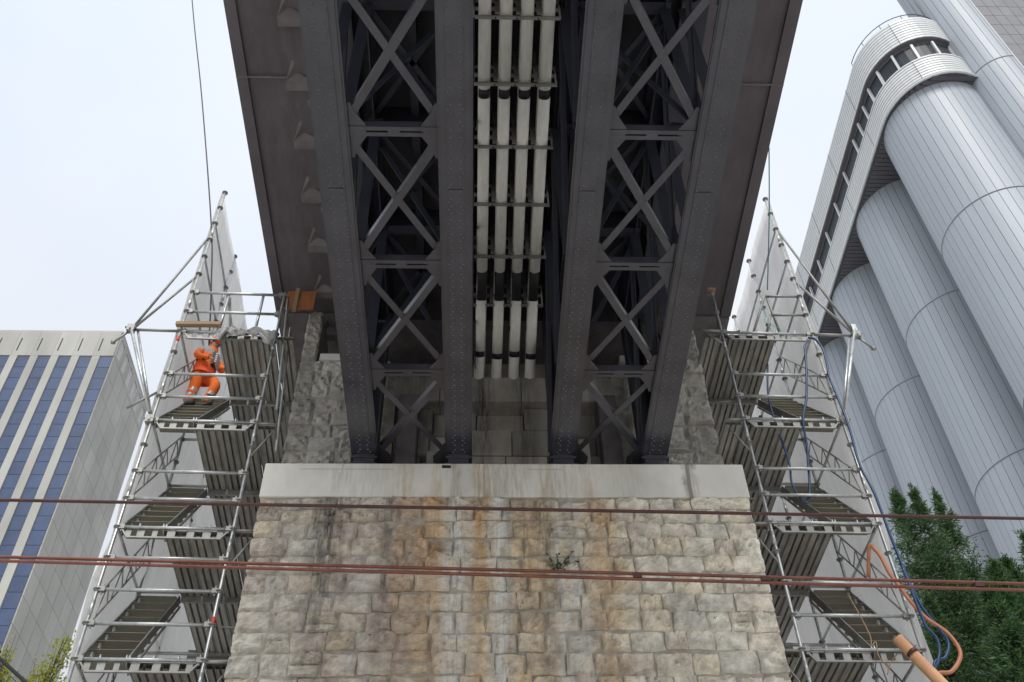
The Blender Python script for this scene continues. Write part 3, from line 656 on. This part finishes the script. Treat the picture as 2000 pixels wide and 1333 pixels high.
def spline(pts, n=6):
    P = [Vector(p) for p in pts]; o = []
    for i in range(len(P) - 1):
        a, b, c, d = P[max(i - 1, 0)], P[i], P[i + 1], P[min(i + 2, len(P) - 1)]
        for k in range(n):
            t = k / n; o.append(.5 * ((2 * b) + (c - a) * t + (2 * a - 5 * b + 4 * c - d) * t * t + (3 * b - a - 3 * c + d) * t ** 3))
    return o + [P[-1]]
def cable(name, label, cat, pts, r, m, group=None, n=8, sm=6):
    mb = MB(); mb.tube(spline(pts, sm), r, n); return tag(mb.build(name, m), label, cat, group)
cable('hose', 'orange hose looping from the right scaffold down past the peach duct', 'hose', [(5.36, 11.75, 9.6), (5.40, 11.5, 9.93), (5.46, 11.5, 9.88), (5.51, 11.5, 9.76), (5.554, 11.5, 9.49), (5.63, 11.5, 9.28), (5.70, 11.5, 9.07), (5.83, 11.5, 8.81), (6.03, 11.5, 8.6), (6.11, 11.5, 8.37), (6.06, 11.5, 8.21), (5.90, 11.5, 8.05), (5.74, 11.5, 8.03), (5.68, 11.5, 7.9), (5.75, 11.3, 6.5), (5.9, 11.2, .06)], .026, M_ORHOSE)
cable('hose', 'long blue hose tied along the outer post of the right scaffold', 'hose', [(5.60, 11.62, 14.30), (5.70, 11.60, 14.24), (5.77, 11.6, 14.0), (5.75, 11.6, 13.6), (5.72, 11.6, 13.3), (5.73, 11.55, 12.3), (5.69, 11.55, 11.47), (5.73, 11.5, 10.85), (5.75, 11.5, 10.0), (5.78, 11.5, 9.33), (5.83, 11.5, 8.97), (5.96, 11.5, 8.63), (6.0, 11.5, 8.44), (5.90, 11.5, 8.25), (5.70, 11.5, 8.03), (5.72, 11.3, 6.5), (5.85, 11.2, .05)], .02, M_BLUE)
cable('hose', 'short blue hose bulging inside the orange hose at the tower foot', 'hose', [(5.74, 11.47, 9.6), (5.76, 11.46, 8.85), (5.775, 11.46, 8.65), (5.85, 11.46, 8.5), (5.835, 11.46, 8.32), (5.76, 11.46, 8.16), (5.68, 11.46, 7.9), (5.7, 11.3, 6.5), (5.8, 11.15, .05)], .018, M_BLUE)
cable('hose', 'blue hose dropping straight through the right tower from the top ledger', 'hose', [(5.59, 11.64, 14.25), (5.50, 11.64, 14.1), (5.47, 11.64, 13.9), (5.39, 11.64, 13.5), (5.25, 11.64, 12.9), (5.08, 11.64, 12.4), (5.05, 11.7, 11.95), (4.99, 11.72, 11.6), (4.93, 11.72, 11.25), (4.86, 11.72, 10.95)], .019, M_BLUE)
cable('hose', 'blue hose hanging in a loop behind the middle platform of the right tower', 'hose', [(4.93, 12.0, 14.04), (4.79, 12, 13.3), (4.78, 12, 12.74), (4.76, 11.9, 12.2), (4.72, 11.75, 11.64), (4.66, 11.72, 11.22), (4.73, 11.72, 10.93), (4.80, 11.72, 10.86), (4.85, 11.72, 10.97)], .017, M_BLUE)
d = MB(); d.tube([(5.31, 11.38, 8.44), (5.92, 11.2, 7.15), (6.6, 10.9, 0.02)], .075, 18); du = tag(d.build('duct', M_TUBE), 'peach plastic duct leaning on the foot of the right scaffold', 'duct')
d = MB(); d.tube([(5.41, 11.34, 8.23), (5.43, 11.33, 8.19)], .079, 18); d.build('wire_tie', M_DWIRE, du)
cable('rope', 'tangled beige rope tied near the peach duct on the right tower', 'rope', [(4.95, 11.6, 9.2), (5.02, 11.6, 8.9), (5.06, 11.58, 8.6), (5.03, 11.56, 8.45), (5.10, 11.56, 8.5), (5.08, 11.56, 8.3), (5.15, 11.56, 8.15), (5.12, 11.56, 8.05), (5.2, 11.56, 8.2), (5.3, 11.5, 8.3)], .008, M_WOOD)
cable('string', 'thin green string tangled on the sheeting above the right tower', 'string', [(4.98, 11.66, 15.1), (5.0, 11.64, 14.9), (4.96, 11.66, 14.75), (5.02, 11.64, 14.65), (5.14, 11.62, 14.55), (5.18, 11.6, 14.45), (5.1, 11.6, 14.4)], .006, M_GREEN, n=5)
cable('rope', 'dark rope running up past the peak of the left sheeting', 'rope', [(-4.50, 11.9, 14.32), (-4.72, 11.75, 15.8), (-5.0, 11.6, 17.36), (-6.1, 11.6, 22.0), (-7.31, 11.6, 26.85), (-9.6, 11.6, 36.5)], .014, M_CABLE)
cable('rope', 'thin teal rope hanging from the right deck edge to the right tower', 'rope', [(4.76, 8.98, 16.02), (4.95, 10.2, 15.75), (5.18, 11.66, 15.6)], .010, M_TEAL)
tag(MB().tube([(4.80, YB0, 16.32), (4.80, 8.98, 16.22)], .008, 6).build('edge_wire', M_CABLE), 'thin wire running along the right edge of the deck', 'wire')

# ------------------------------------------------------------------ worker
def person(label, base):
    V = [(0, 0, .93), (.0, 0, 1.12), (.01, 0, 1.32), (.03, -.01, 1.45), (.05, -.03, 1.53), (.075, -.05, 1.61), (.08, -.055, 1.70),       # 0-6 pelvis..crown
         (-.09, -.13, 1.40), (-.13, -.22, 1.15), (.06, -.26, 1.06),                                                                    # 7-9 near arm
         (.12, .13, 1.40), (.24, .14, 1.14), (.30, -.02, 1.03),                                                                          # 10-12 far arm
         (-.06, -.08, .88), (-.06, -.09, .50), (-.12, -.08, .10),                                                                        # 13-15 near leg
         (.07, .07, .88), (.27, -.01, .62), (.14, .02, .2),                                                                              # 16-18 far leg
         (.115, -.275, 1.03), (.35, -.05, 1.0)]                                                                                          # 19,20 palms
    RAD = [.175, .175, .195, .15, .06, .092, .075, .10, .075, .05, .10, .075, .05, .125, .095, .085, .125, .098, .082, .036, .036]
    E_ = [(0, 1), (1, 2), (2, 3), (3, 4), (4, 5), (5, 6), (2, 7), (7, 8), (8, 9), (2, 10), (10, 11), (11, 12), (0, 13), (13, 14), (14, 15), (0, 16), (16, 17), (17, 18), (9, 19), (12, 20)]
    me = bpy.data.meshes.new('person'); me.from_pydata(V, E_, []); ob = bpy.data.objects.new('person', me); COL.objects.link(ob)
    sk = ob.modifiers.new('skin', 'SKIN')
    for i, sv in enumerate(me.skin_vertices[0].data): sv.radius = (RAD[i], RAD[i]); sv.use_root = (i == 0)
    ss = ob.modifiers.new('sub', 'SUBSURF'); ss.levels = 2; ss.render_levels = 2
    dg = bpy.context.evaluated_depsgraph_get(); m2 = bpy.data.meshes.new_from_object(ob.evaluated_get(dg)); ob.modifiers.clear(); ob.data = m2
    m2.materials.clear()
    for m_ in (M_HIVIS, M_CLOTHG, M_SKIN, M_REFL, M_HIVIS_R): m2.materials.append(m_)
    for p in m2.polygons:
        c = p.center; p.use_smooth = True; k = 0
        arm = (Vector((c.x + .05, c.y + .26)).length < .2 and c.z < 1.25 and c.z > .95)
        if c.z > 1.50: k = 2
        elif c.z > 1.30: k = 1
        elif c.z < .98 and c.z > .80: k = 4
        elif c.z < .15: k = 1
        elif .24 < c.z < .30 or .36 < c.z < .41: k = 3
        elif c.x > .09 and c.y < -.24 and .95 < c.z < 1.12: k = 2
        elif c.x > .325 and .93 < c.z < 1.1: k = 2
        p.material_index = k
    ob.location = base; ob.scale = (1.02, 1.02, .98); tag(ob, label, 'person')
    def ch(nm, mb, mt): return mb.build(nm, mt, ob)
    for (hx, hy, hz), s in (((.115, -.275, 1.03), 1), ((.35, -.05, 1.0), -1)):       # fingers
        for i, (ln, of) in enumerate(((.075, -.028), (.085, -.009), (.08, .01), (.062, .028))):
            m = MB(); a = Vector((hx + .02, hy + of * .5, hz + of)); b_ = a + Vector((ln * .55, -.01 * s, -.015)); c_ = b_ + Vector((ln * .25, .02 * s, -.03)); m.tube([a, b_, c_], [.011, .010, .007], 6); ch('finger', m, M_SKIN)
        m = MB(); a = Vector((hx - .005, hy - .02, hz + .03)); m.tube([a, a + Vector((.03, -.015, .025)), a + Vector((.06, -.01, .02))], [.013, .012, .008], 6); ch('thumb', m, M_SKIN)
    m = MB(); m.tube([(.07, -.05, 1.665), (.072, -.052, 1.70), (.075, -.055, 1.74), (.075, -.055, 1.765)], [.104, .106, .09, .04], 14); hat = ch('cap', m, M_HIVIS_R)
    m = MB(); m.tube([(.11, -.09, 1.668), (.2, -.15, 1.655)], [.075, .05], 10); ch('cap_peak', m, M_HIVIS_R)
    m = MB(); m.tube([(.01, -.10, 1.64), (.10, -.145, 1.635), (.165, -.10, 1.635), (.16, -.01, 1.64)], .017, 6); ch('glasses', m, M_BOOT)
    m = MB(); m.tube([(.163, -.118, 1.615), (.178, -.128, 1.585)], [.012, .017], 6); ch('nose', m, M_SKIN)
    m = MB(); m.tube([(.02, -.12, 1.60), (.025, -.125, 1.64)], [.014, .02], 6); ch('ear', m, M_SKIN)
    m = MB(); m.tube([(.03, -.015, 1.44), (.045, -.025, 1.50), (.055, -.035, 1.535)], [.135, .105, .095], 12, False); ch('collar', m, M_HIVIS)
    m = MB(); m.tube([(-.01, 0, .80), (-.005, 0, .9), (0, 0, 1.02)], [.215, .195, .172], 16, False); ch('jacket_hem', m, M_HIVIS_R)
    m = MB(); m.tube([(.02, -.245, 1.075), (.045, -.255, 1.065)], .05, 10); ch('cuff', m, M_BOOT)
    m = MB()
    for (fx, fy, fz) in ((-.12, -.08, 0), (.14, .02, .1)):
        m.tube([(fx - .07, fy + .03, fz + .05), (fx, fy, fz + .055), (fx + .09, fy - .05, fz + .045), (fx + .16, fy - .09, fz + .035)], [.04, .055, .05, .03], 10)
    ch('boots', m, M_BOOT)
    m = MB()
    for zz in (1.06, 1.11, 1.16, 1.21, 1.26): m.box(.17, .205, -.16, .06, zz, zz + .022)
    m2_ = MB(); m2_.box(.12, .168, -.165, .07, 1.0, 1.3); bag = ch('shoulder_bag', m2_, M_BOOT); m.build('white_stripe', M_WHITE, bag)
    m = MB(); m.tube([(.20, -.005, .36), (.165, .01, .27)], [.073, .07], 12, False); ch('shin_patch', m, M_NAVY)
    return ob
person('worker in orange high visibility suit with grey shoulders and orange cap on the stair', (-4.76, 12.73, 13.57))

# ------------------------------------------------------------------ overhead wires
def line(name, label, a, b, r, m, sag=0, group=None):
    a, b = Vector(a), Vector(b); d = b - a; P = [a - d * 1.6 + d * 4.2 * k / 40 for k in range(41)]
    mb = MB(); mb.tube(P, r, 8); return tag(mb.build(name, m), label, 'overhead wire', group)
line('contact_wire', 'dark upper overhead wire crossing just below the pier cap', (-3.447, 6, 6.354), (4.043, 6, 6.197), .0125, M_DWIRE)
w1 = line('copper_wire', 'upper copper overhead wire of the close lower pair', (-3.279, 6, 5.859), (3.819, 6, 5.632), .0115, M_COPPER)
w2 = line('copper_wire', 'lower copper overhead wire of the close lower pair', (-3.267, 6, 5.826), (3.802, 6, 5.580), .0115, M_COPPER)
for f in (.62, .745, .955):
    a = Vector((-3.279, 6, 5.859)).lerp(Vector((3.819, 6, 5.632)), f); b = Vector((-3.267, 6, 5.826)).lerp(Vector((3.802, 6, 5.580)), f)
    m = MB(); m.bar(a + Vector((-.03, 0, -.02)), a + Vector((.03, 0, -.022)), .03, .035); m.build('wire_clamp', M_DWIRE, w1)
t = tag(MB().tube([(-3.3, 6, 5.28), (-3.09, 6, 5.14), (-2.75, 6, 4.88), (-1.2, 6, 3.6)], .012, 8).build('stay_wire', M_CABLE), 'black stay wire with clamp in the bottom left corner', 'wire')
MB().tube([(-3.13, 6, 5.17), (-3.06, 6, 5.11)], .045, 10).build('insulator', M_RUBBER, t)

# ------------------------------------------------------------------ left tower block with solar strips
bl = thing('concrete_office_tower', 'grey concrete tower block with vertical blue solar strips', 'building', (-53, 70, 0))
X0, X1, Y0, Y1, ZT = -75, -31.55, 62.45, 72.4, 70.0
o = bl.location
def B_(mb, name, mt, par=bl, **k):
    mb.v = [(x - o.x, y - o.y, z) for x, y, z in mb.v]; return mb.build(name, mt, par, **k)
b = MB(); b.box(X0, X1, Y0, Y1, 0, ZT - .25); B_(b, 'wall_core', M_FACADE_D)
b = MB(); b.box(X0 - .1, X1 + .1, Y0 - .1, Y1 + .1, ZT - .25, ZT); B_(b, 'roof_coping', M_FACADE)
px = [(-31.53 - 1.755 * k - 1.08, -31.53 - 1.755 * k) for k in range(14)]
pvm = MB().box(-.52, .52, -.02, .02, -.64, .64).mesh('solar_panel', M_PV)
for k, (a, c) in enumerate(px):
    if k < 9:
        for j in range(33):
            put('solar_panel', pvm, bl, loc=((a + c) / 2 - o.x, Y0 - .03 - o.y, 66.05 - 1.32 * j))
    b = MB(); b.box(a - .665, a - .01, Y0 - .16, Y0, 0, 66.72); B_(b, 'facade_panel', M_FACADE)
    b = MB(); b.box(a - .66, c - .0, Y0 - .12, Y0, 66.78, ZT - .26)
    B_(b, 'parapet_panel', M_FACADE)
    b = MB(); b.box(a - .38, a - .28, Y0 - .13, Y0 - .115, 67.35, 68.95); B_(b, 'slit_window', M_GLASS)
low = MB(); low.box(X0, X1, Y0 - .1, Y0 - .001, 0, 22); B_(low, 'lower_facade', M_FACADE)
ny = 6; pw = (Y1 - Y0) / ny
for j in range(ny):
    y0, y1 = Y0 + pw * j, Y0 + pw * (j + 1)
    b = MB(); b.box(X1, X1 + .1, y0 + .03, y1 - .03, 0, 22.9); B_(b, 'facade_panel', M_FACADE)
    for k in range(20):
        b = MB(); b.box(X1, X1 + .1, y0 + .03, y1 - .03, 22.92 + 2.2 * k, 22.9 + 2.2 * k + 2.185); B_(b, 'facade_panel', M_FACADE)
    b = MB(); b.box(X1, X1 + .1, y0 + .03, y0 + .35, 66.95, 69.7); b.box(X1, X1 + .1, y1 - .35, y1 - .03, 66.95, 69.7); b.box(X1, X1 + .1, y0 + .3505, y1 - .3505, 69.3, 69.7); b.box(X1, X1 + .1, y0 + .3505, y1 - .3505, 66.95, 67.25); wf = B_(b, 'window', M_FACADE)
    b = MB(); b.box(X1 + .005, X1 + .02, y0 + .352, y1 - .352, 67.252, 69.298); b.v = [(x - o.x, y - o.y, z) for x, y, z in b.v]; b.build('pane', M_PLASTIC, wf)

# ------------------------------------------------------------------ grain silo block
sb = thing('silo_building', 'tall pale blue silo building of clustered ribbed cylinders with white gallery', 'silo', (44.5, 60, 0))
so_ = sb.location
SX, SR, SY = 44.5, 5.0, [51.4 + 10.6 * k for k in range(5)]
RINGS = [0, 34.4, 52.6, 70.8, 88.2]
NS = 44
def strip_mesh(r, n, name='cladding_panel'):
    a = math.pi / n; mb = MB(); gp = .02 / r; K = 3
    vs = []
    for j in range(2):
        for rr in (r, r - .05):
            for k in range(K + 1):
                t = -a + gp + (2 * a - 2 * gp) * k / K; vs.append((rr * math.cos(t), rr * math.sin(t), float(j)))
    n1 = K + 1; f = []
    for k in range(K):
        f.append((k, k + 1, 2 * n1 + k + 1, 2 * n1 + k))
    mb.add(vs, f, True)
    f = [(0, 2 * n1, 3 * n1, n1), (K, n1 + K, 3 * n1 + K, 2 * n1 + K), (0, n1, n1 + 1, 1), (1, n1 + 1, n1 + 2, 2), (2, n1 + 2, n1 + 3, 3)]
    mb.add(vs, f, False)
    return mb.mesh(name, M_SILO)
sm5 = strip_mesh(SR, NS); sm3 = strip_mesh(3.2, 30)
for q, y in enumerate(SY):
    m = MB(); m.tube([(SX - so_.x, y - so_.y, 0), (SX - so_.x, y - so_.y, 88.2)], SR - .04, 48); c = m.build('silo_cylinder', M_SILOG, sb)
    for r0, r1 in zip(RINGS, RINGS[1:]):
        if r0 == 0 and q < 5:
            m = MB(); m.tube([(SX - so_.x, y - so_.y, 0), (SX - so_.x, y - so_.y, r1 - .08)], SR - .002, 48); m.build('lower_cladding', M_SILO, c); continue
        for k in range(NS):
            a = 2 * math.pi * (k + .5) / NS
            if not (R(150) < a < R(325)): continue
            if q == 4 and r0 < 60: continue
            put('cladding_panel', sm5, c, loc=(SX - so_.x, y - so_.y, r0 + .08), rot=(0, 0, a), scale=(1, 1, r1 - r0 - .16))
    for r0 in RINGS[1:-1]:
        m = MB(); m.tube([(SX - so_.x, y - so_.y, r0 - .05), (SX - so_.x, y - so_.y, r0 + .05)], SR + .07, 60); m.build('seam_ring', M_SILO, c)
# gallery on top: a rounded band in plan
def gpath(off):
    a, b_ = 5.25 - off, 5.85 - off; P = [(SX - a, 118.0)] + [(SX - a, 110 - 2.0 * k) for k in range(0, 29)]
    P = [(x, y) for x, y in P if y > SY[0] + .5]
    for k in range(0, 15):
        t = math.pi + k * math.pi / 2 * 1.30 / 14; P.append((SX + a * math.cos(t), SY[0] + b_ * math.sin(t)))
    return P
def band(mb, o0, z0, o1, z1, th=.1):
    P, Q = gpath(o0), gpath(o1); I, J = gpath(o0 + th), gpath(o1 + th); n = len(P)
    vs = [(x - so_.x, y - so_.y, z0) for x, y in P] + [(x - so_.x, y - so_.y, z1) for x, y in Q] + [(x - so_.x, y - so_.y, z0) for x, y in I] + [(x - so_.x, y - so_.y, z1) for x, y in J]
    f = []
    for k in range(n - 1):
        f += [(k, k + 1, n + k + 1, n + k), (2 * n + k + 1, 2 * n + k, 3 * n + k, 3 * n + k + 1), (k + 1, k, 2 * n + k, 2 * n + k + 1), (n + k, n + k + 1, 3 * n + k + 1, 3 * n + k)]
    f += [(n - 1, 2 * n - 1 + n, 4 * n - 1, 2 * n - 1)] 
    mb.add(vs, f, False); 
    for i in range(len(mb.sm) - len(f), len(mb.sm)): mb.sm[i] = False
    return mb
ga = MB(); band(ga, .12, 88.25, .12, 91.7, .3); gb_ = ga.build('gallery_wall', M_GROOVE, sb)
for k in range(8): band(MB(), 0, 88.3 + .43 * k, 0, 88.3 + .43 * k + .315).build('cladding_board', M_WHITE, sb)
m = MB(); band(m, -.06, 91.72, -.06, 91.9, .7); m.build('gallery_sill', M_WHITE, sb)
m = MB(); m.tube([(x - so_.x, y - so_.y, 88.2) for x, y in gpath(-.12)], .13, 8); m.build('gallery_rail_tube', M_WHITE, sb)
m = MB(); band(m, .55, 91.85, .55, 95.6, .2); win = m.build('gallery_glazing', M_GLASS, sb)
m = MB(); band(m, .5, 95.1, .5, 95.7, .04); m.build('window_head', M_SOFF, sb)
# mullions
P = gpath(.45); acc = 0
for (ax, ay), (bx, by) in zip(P, P[1:]):
    L_ = math.hypot(bx - ax, by - ay); s = (2.0 if by < 53 else 4.05) - acc
    while s <= L_:
        f = s / L_; x, y = ax + (bx - ax) * f, ay + (by - ay) * f; an = math.atan2(by - ay, bx - ax)
        mm = MB(); mm.box(-.11, .11, -.13, .13, 91.9, 95.2); put('mullion', mm.mesh('mullion', M_WHITE), win, loc=(x - so_.x, y - so_.y, 0), rot=(0, 0, an)); s += 2.0 if by < 53 else 4.05
    acc = L_ - (s - (2.0 if by < 53 else 4.05))
m = MB(); band(m, .14, 95.6, .14, 99.9, .3); m.build('parapet_wall', M_GROOVE, sb)
for k in range(9): band(MB(), 0, 95.62 + .475 * k, 0, 95.62 + .475 * k + .35).build('cladding_board', M_WHITE, sb)
m = MB(); band(m, .14, 95.45, .14, 95.6, 1.2); m.build('parapet_soffit', M_SOFF, sb)
m = MB(); m.tube([(x - so_.x, y - so_.y, 101.0) for x, y in gpath(.3)[-15:]], .05, 6)
for x, y in gpath(.3)[-15::3]: m.tube([(x - so_.x, y - so_.y, 99.6), (x - so_.x, y - so_.y, 101.0)], .04, 6)
m.build('roof_handrail', M_GROOVE, sb)
m = MB(); m.tube([(46.2 - so_.x, 46.4 - so_.y, 98), (46.2 - so_.x, 46.4 - so_.y, 112)], .07, 6); m.tube([(45.7 - so_.x, 46.6 - so_.y, 98), (45.7 - so_.x, 46.6 - so_.y, 112)], .05, 6); m.build('mast', M_SILOG, sb)
# vertical seams on the gallery bands
P = gpath(-.004); m = MB(); acc = 0; want = 7.8; dist = 0
for (ax, ay), (bx, by) in zip(P, P[1:]):
    L_ = math.hypot(bx - ax, by - ay); dist += L_
    if dist > want:
        an = math.atan2(by - ay, bx - ax); dist = 0
        c, s = math.cos(an), math.sin(an)
        for z0, z1 in ((88.35, 91.7), (95.65, 99.85)): m.bar((bx - so_.x, by - so_.y, z0), (bx - so_.x, by - so_.y, z1), .05, .02, (-s, c, 0))
m.build('panel_seam', M_GROOVE, sb)
# soffit slats below the gallery
m = MB(); y = 45.9
while y < 112:
    x0 = SX - 5.1 if y > SY[0] else SX - 5.1 * math.sqrt(max(0, 1 - ((SY[0] - y) / 6.15) ** 2))
    m.box(x0 + .15 - so_.x, 50 - so_.x, y - so_.y, y + .44 - so_.y, 88.06, 88.2); y += .5
m.build('soffit_slats', M_SOFF, sb, kind='stuff')
m = MB(); m.box(SX - 3.8 - so_.x, 60 - so_.x, 49 - so_.y, 116 - so_.y, 88.2, 99.5); m.build('head_house', M_SOFF, sb)
# rounded stair column and tiled tower
m = MB(); m.tube([(49.6 - so_.x, 47.25 - so_.y, 0), (49.6 - so_.x, 47.25 - so_.y, 126)], 3.16, 32); cc = m.build('corner_column', M_SILOG, sb)
for z0, z1 in ((0, 52.6), (52.6, 88.8), (88.8, 126)):
    for k in range(30):
        a = 2 * math.pi * (k + .5) / 30
        if R(120) < a < R(330): put('cladding_panel', sm3, cc, loc=(49.6 - so_.x, 47.25 - so_.y, z0 + .08), rot=(0, 0, a), scale=(1, 1, z1 - z0 - .16))
m = MB(); m.tube([(49.6 - so_.x, 47.25 - so_.y, 88.75), (49.6 - so_.x, 47.25 - so_.y, 88.87)], 3.26, 40); m.build('seam_ring', M_SILO, cc)
m = MB(); m.box(49.75 - so_.x, 72 - so_.x, 44.1 - so_.y, 50 - so_.y, 0, 126); tw = m.build('tiled_tower', M_SILOG, sb)
tm = MB().box(-.53, .53, -.06, 0, -.98, .98).mesh('tile', M_TILE)
for i in range(9):
    for j in range(24): put('tile', tm, tw, loc=(50.35 + 1.1 * i - so_.x, 44.1 - so_.y, 80 + 2.02 * j))
m = MB(); m.box(49.7 - so_.x, 72 - so_.x, 44.04 - so_.y, 44.09 - so_.y, 0, 78.9); m.build('lower_tiling', M_TILE, sb)
m = MB(); m.box(49.62 - so_.x, 49.74 - so_.x, 43.98 - so_.y, 44.3 - so_.y, 0, 126); m.build('corner_trim', M_WHITE, sb)

# ------------------------------------------------------------------ trees
def conifer(label, x, y, h, rad, seed, n, zlow):
    rnd = random.Random(seed); T = thing('conifer_tree', label, 'tree', (x, y, 0), 0, 'dark conifers right of the scaffold')
    m = MB(); m.tube([(0, 0, 0), (.05, 0, h * .4), (0, .05, h * .8), (0, 0, h * .98)], [.24, .17, .08, .012], 8); m.build('trunk', M_BARK, T)
    lb = MB(); fo = MB()
    k = 0
    while k < n:
        f = rnd.random() ** .85; z = zlow + (h - zlow) * f; top = (h - z)
        rr = rad * min(1.0, .03 + top / 7.0) * rnd.uniform(.55, 1.12)
        a = rnd.uniform(0, 6.283); ca, sa = math.cos(a), math.sin(a)
        lift = rnd.uniform(.25, .75) if top > 1.2 else rnd.uniform(.8, 1.6)
        base = Vector((0, 0, z - .15)); tip = Vector((ca * rr, sa * rr, z + rr * lift * .45 - rr * rr * .05))
        mid = base.lerp(tip, .5) + Vector((0, 0, .08 * rr))
        if k % 3 == 0: lb.tube([base, mid, tip], [.03, .018, .006], 5, False)
        nl = int(34 + 52 * rr)
        for q in range(nl):
            t = rnd.uniform(.12, 1.02); p = base.lerp(mid, t * 2) if t < .5 else mid.lerp(tip, t * 2 - 1)
            sp = (.10 + .28 * (1 - abs(t - .55))) * min(1, rr)
            p = p + Vector((rnd.gauss(0, sp), rnd.gauss(0, sp), rnd.gauss(0, sp * .7)))
            dr = Vector((ca + rnd.gauss(0, .6), sa + rnd.gauss(0, .6), rnd.gauss(.15, .45))).normalized()
            sd_ = dr.cross(Vector((rnd.gauss(0, 1), rnd.gauss(0, 1), rnd.gauss(0, 1)))).normalized()
            ln = rnd.uniform(.09, .22); wd = rnd.uniform(.012, .022); dr = (dr + Vector((0, 0, rnd.uniform(-.25, .5) if t > .6 else -.3))).normalized()
            fo.cur = 1 if rnd.random() < .12 + .6 * max(0, t - .55) else 0
            fo.add([p, p + dr * ln * .5 + sd_ * wd, p + dr * ln, p + dr * ln * .5 - sd_ * wd], [(0, 1, 2, 3)])
        k += 1
    for q in range(150):       # leader
        zz = h - rnd.uniform(-.15, 1.0); p = Vector((rnd.gauss(0, .05), rnd.gauss(0, .05), zz)); dr = Vector((rnd.gauss(0, .5), rnd.gauss(0, .5), 1)).normalized()
        sd_ = dr.cross(Vector((rnd.gauss(0, 1), rnd.gauss(0, 1), .2))).normalized(); ln = rnd.uniform(.1, .2)
        fo.cur = 0; fo.add([p, p + dr * ln * .5 + sd_ * .02, p + dr * ln, p + dr * ln * .5 - sd_ * .02], [(0, 1, 2, 3)])
    lb.build('limbs', M_BARK, T, kind='stuff'); fo.build('crown', [M_YEW, M_YEW2], T); return T
conifer('dark conifer right beside the scaffold, its tip beside the sheeting', 12.55, 24.0, 20.9, 1.5, 1, 230, 12.5)
conifer('slim dark conifer, second from the scaffold, with a pointed tip', 13.05, 23.8, 20.9, 1.1, 2, 190, 12.5)
conifer('tallest spired conifer, with a gap of silo wall on both sides of its tip', 14.0, 24.4, 21.2, 1.3, 3, 210, 12.5)
conifer('broad low conifer in front of the spired ones', 13.4, 22.0, 17.0, 2.0, 4, 260, 11.0)
conifer('rounded conifer between the spired trees and the photo edge', 14.75, 23.5, 18.2, 1.7, 5, 230, 12.0)
conifer('conifer farthest from the scaffold, cut off by the photo edge', 15.75, 23.8, 19.2, 1.6, 6, 220, 12.0)
conifer('short conifer at the foot of the scaffold sheeting', 11.5, 22.3, 16.2, 1.4, 8, 190, 11.0)
conifer('wide dark conifer low behind the orange hose', 12.4, 21.0, 15.6, 1.6, 9, 200, 10.5)
conifer('dense lowest conifer by the right photo edge', 14.6, 21.2, 15.8, 1.7, 10, 210, 10.5)

def broadleaf(label, x, y, h, blobs, seed, nleaf, name='broadleaf_tree'):
    rnd = random.Random(seed); T = thing(name, label, 'tree', (x, y, 0))
    m = MB(); m.tube([(0, 0, 0), (.1, 0, h * .4), (0, .1, h * .75)], [.2, .13, .05], 8); m.build('trunk', M_BARK, T)
    lb = MB(); fo = MB()
    for bx, by, bz, br_ in blobs:
        c = Vector((bx, by, bz)); a0 = Vector((0, .1, h * .7)); mid = a0.lerp(c, .5) + Vector((0, 0, .15))
        lb.tube([a0, mid, c], [.045, .028, .01], 5, False)
        for t in range(9):
            tip = c + Vector((rnd.gauss(0, br_ * .5), rnd.gauss(0, br_ * .5), rnd.gauss(0, br_ * .5))); st = mid.lerp(c, rnd.random()); lb.tube([st, tip], [.012, .004], 4, False)
            for q in range(nleaf):
                p = st.lerp(tip, rnd.uniform(.2, 1.1)) + Vector((rnd.gauss(0, .07), rnd.gauss(0, .07), rnd.gauss(0, .07)))
                dr = Vector((rnd.gauss(0, 1), rnd.gauss(0, 1), rnd.gauss(-.3, .6))).normalized(); sd_ = dr.cross(Vector((rnd.gauss(0, 1), rnd.gauss(0, 1), 1))).normalized()
                ln = rnd.uniform(.06, .11); wd = ln * .28
                fo.add([p, p + dr * ln * .5 + sd_ * wd, p + dr * ln, p + dr * ln * .5 - sd_ * wd], [(0, 1, 2, 3)])
    lb.build('limbs', M_BARK, T, kind='stuff'); fo.build('crown', M_LEAF, T); return T
broadleaf('yellow green leafy tree at the foot of the left scaffold', -9.1, 20, 13.4, [(-.3, 0, 12.6, .5), (.1, .1, 13.1, .4), (.25, 0, 13.7, .35), (.35, .1, 12.7, .4), (-.65, 0, 12.2, .5), (0, 0, 12.2, .5), (.5, 0, 12.2, .4), (.0, .2, 11.6, .6), (-.5, .2, 11.4, .6)], 21, 34)
broadleaf('small leafy tuft of a tree at the left photo edge', -9.95, 20, 13.2, [(0, 0, 13.4, .2), (.1, 0, 13.0, .25), (0, 0, 12.6, .3)], 22, 14)
# small plant rooted in the pier joints
pl = thing('wall_plant', 'small dark green plant growing from the pier stones', 'plant', (1.1, 11.54, 9.62)); rnd = random.Random(5); m = MB(); s_ = MB()
for k in range(16):
    p = Vector((rnd.gauss(0, .10), rnd.uniform(-.06, 0), rnd.uniform(-.05, .22))); s_.tube([(0, .03, 0), tuple(p)], .004, 4, False)
    for q in range(3):
        dr = Vector((rnd.gauss(0, 1), rnd.gauss(-.4, .5), rnd.gauss(-.3, .7))).normalized(); sd_ = dr.cross(Vector((0, 1, .3))).normalized(); ln = rnd.uniform(.03, .055)
        m.add([p, p + dr * ln * .5 + sd_ * ln * .4, p + dr * ln, p + dr * ln * .5 - sd_ * ln * .4], [(0, 1, 2, 3)])
s_.build('stem', M_IVY, pl); m.build('leaves', M_IVY, pl)
